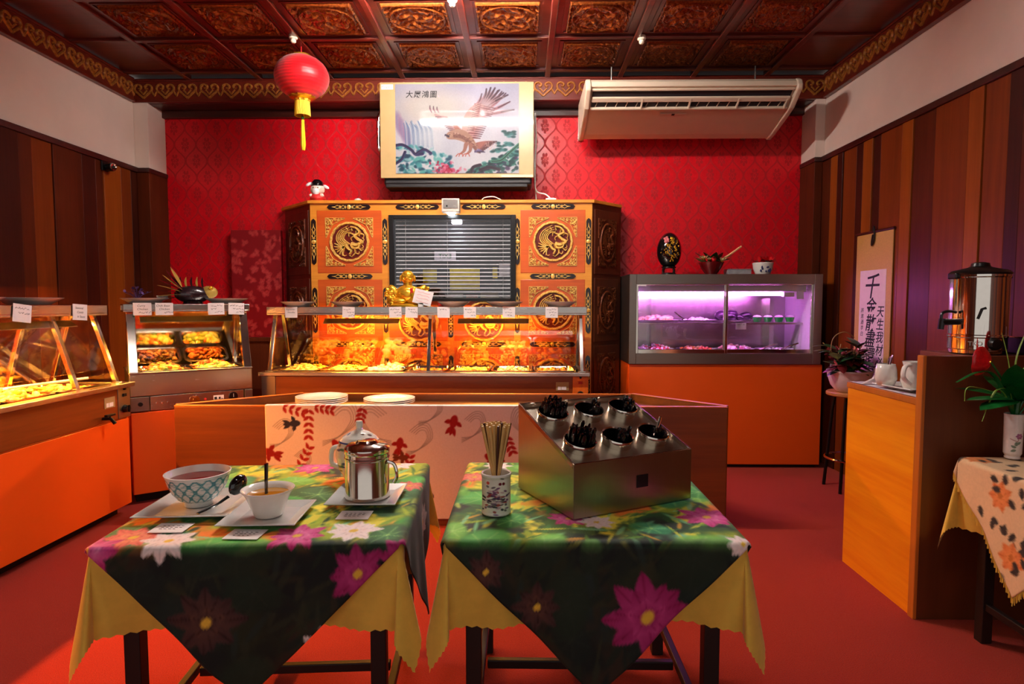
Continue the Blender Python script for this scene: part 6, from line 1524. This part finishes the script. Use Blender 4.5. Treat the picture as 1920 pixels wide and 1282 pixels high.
b.ell((0, -.046, .21), (.007, .01, .009), 8, 6).ell((0, -.04, .193), (.016, .006, .005), 8, 6).build('head', 'gold', g, 80)
b = MB(); r_ = random.Random(8)
for i in range(46):
    a = r_.uniform(2.6, 4.4); q = r_.uniform(.03, .085); b.ell((-.075 + q * math.cos(a) * .6, -.045 + r_.uniform(-.02, .02), .09 + q * math.sin(a)), (.015, .008, .014), 8, 6, (r_.uniform(-1, 1), r_.uniform(-1, 1), 0))
b.build('coins', 'gold', g, 40)
b = MB()
for i in range(22): b.ell((.07 + r_.uniform(-.02, .06), -.02 + r_.uniform(-.02, .02), .12 + r_.uniform(-.05, .02)), (.013, .008, .012), 8, 6, (r_.uniform(-1, 1), 0, 0))
b.build('treasure', 'gold', g, 40)
t = thing('paper_note', 'white paper note clipped in front of the golden figurine', 'note', (-.82, 4.925, zs + .0))
MB(Matrix.Rotation(.25, 4, 'Y')).box(-.075, .075, 0, .002, .02, .135).build('paper', 'paper', t, 0)
b = MB(Matrix.Rotation(.25, 4, 'Y') @ front(0, -.0005, .08))
for k in range(4): b.strip(bez([(-.05 + .02 * j, .035 - .025 * k + r_.uniform(-.004, .004)) for j in range(6)], 3), .0012, .0005)
b.build('lettering', 'pink_bract', t, 0)
MB().box(-.085, -.06, -.006, .008, .11, .15).build('clip', 'red_box', t, 0, .004); MB().box(-.02, .02, .0, .03, 0, .03).build('stand', 'cable', t, 0)
tag(MB().prism([(-.7, zs), (-.58, zs), (-.62, zs + .03), (-.7, zs + .036)], 5.06, 5.14, 'xz').build('red_pouch', 'red_box', None, 0, .006), 'small red pouch on the centre shelf right of the paper note', 'pouch')
# corner warmer top: horned ornament, violet flowers, small box
o_ = on_local(*SB, .42, .27, .746)
t = thing('fish_ornament', 'dark glazed fish ornament with golden fins on the corner warmer', 'ornament', o_, R(36.3)); t.scale = (1.25, 1.1, 1.2)
MB().ell((.02, 0, .06), (.10, .05, .055), 20, 14).build('body', 'creature_skin', t, 80); MB().ell((.11, 0, .075), (.05, .042, .04), 16, 12).build('face', 'creature_fin', t, 80)
for s in (-1, 1): MB().ell((.115, s * .03 - .008, .1), (.014, .01, .014), 10, 8).build('eye', 'gold', t)
for i in range(8): leaf(t, 'tail_fin', 'creature_fin' if i % 2 else 'creature_skin', (-.04, -.03, .05 + .008 * i), R(82 - 3 * i), -.15 + .2 * i, .12, .024, .15, 1.15)
for i in range(5): leaf(t, 'back_fin', 'creature_fin' if i % 2 else 'creature_skin', (-.04 + .03 * i, 0, .1), R(60), 1.25, .07, .016, -.3)
MB().lathe([(0, 0), (.06, 0), (.05, .015), (0, .02)], 20, (.02, 0, 0)).build('stand', 'black_gloss', t)
o_ = on_local(*SB, .06, .3, .785)
t = thing('violet_sprig', 'small sprig of violet flowers behind the left plate of the corner warmer', 'flowers', on_local(*SB, .09, .36, .747), 0)
MB().lathe([(0, 0), (.02, 0), (.022, .03), (.018, .04), (0, .035)], 14).build('holder', 'black_plastic', t)
for i in range(9):
    a = i * .7; e_ = (.09 * math.cos(a) * (1 if i % 2 else .5), .03 * math.sin(a), .07 + .012 * (i % 4)); MB().tube([(0, 0, .03), (e_[0] * .5, e_[1] * .5, e_[2] * .8), e_], .0018, 5).build('stem', 'violet', t)
    for j in range(4): leaf(t, 'petal', 'violet', e_, r_.uniform(0, 6.3), r_.uniform(0, 1.4), .028, .008, .1)
t = thing('small_box', 'small clear box on the left plate of the corner warmer', 'box', on_local(*SB, .245, .3, .778), R(36.3))
MB().box(-.035, .035, -.025, .025, 0, .024).build('box', 'cup_clear', t, 0, .003); MB().box(-.037, .037, -.027, .027, .024, .03).build('lid', 'dish_white', t, 0, .003)
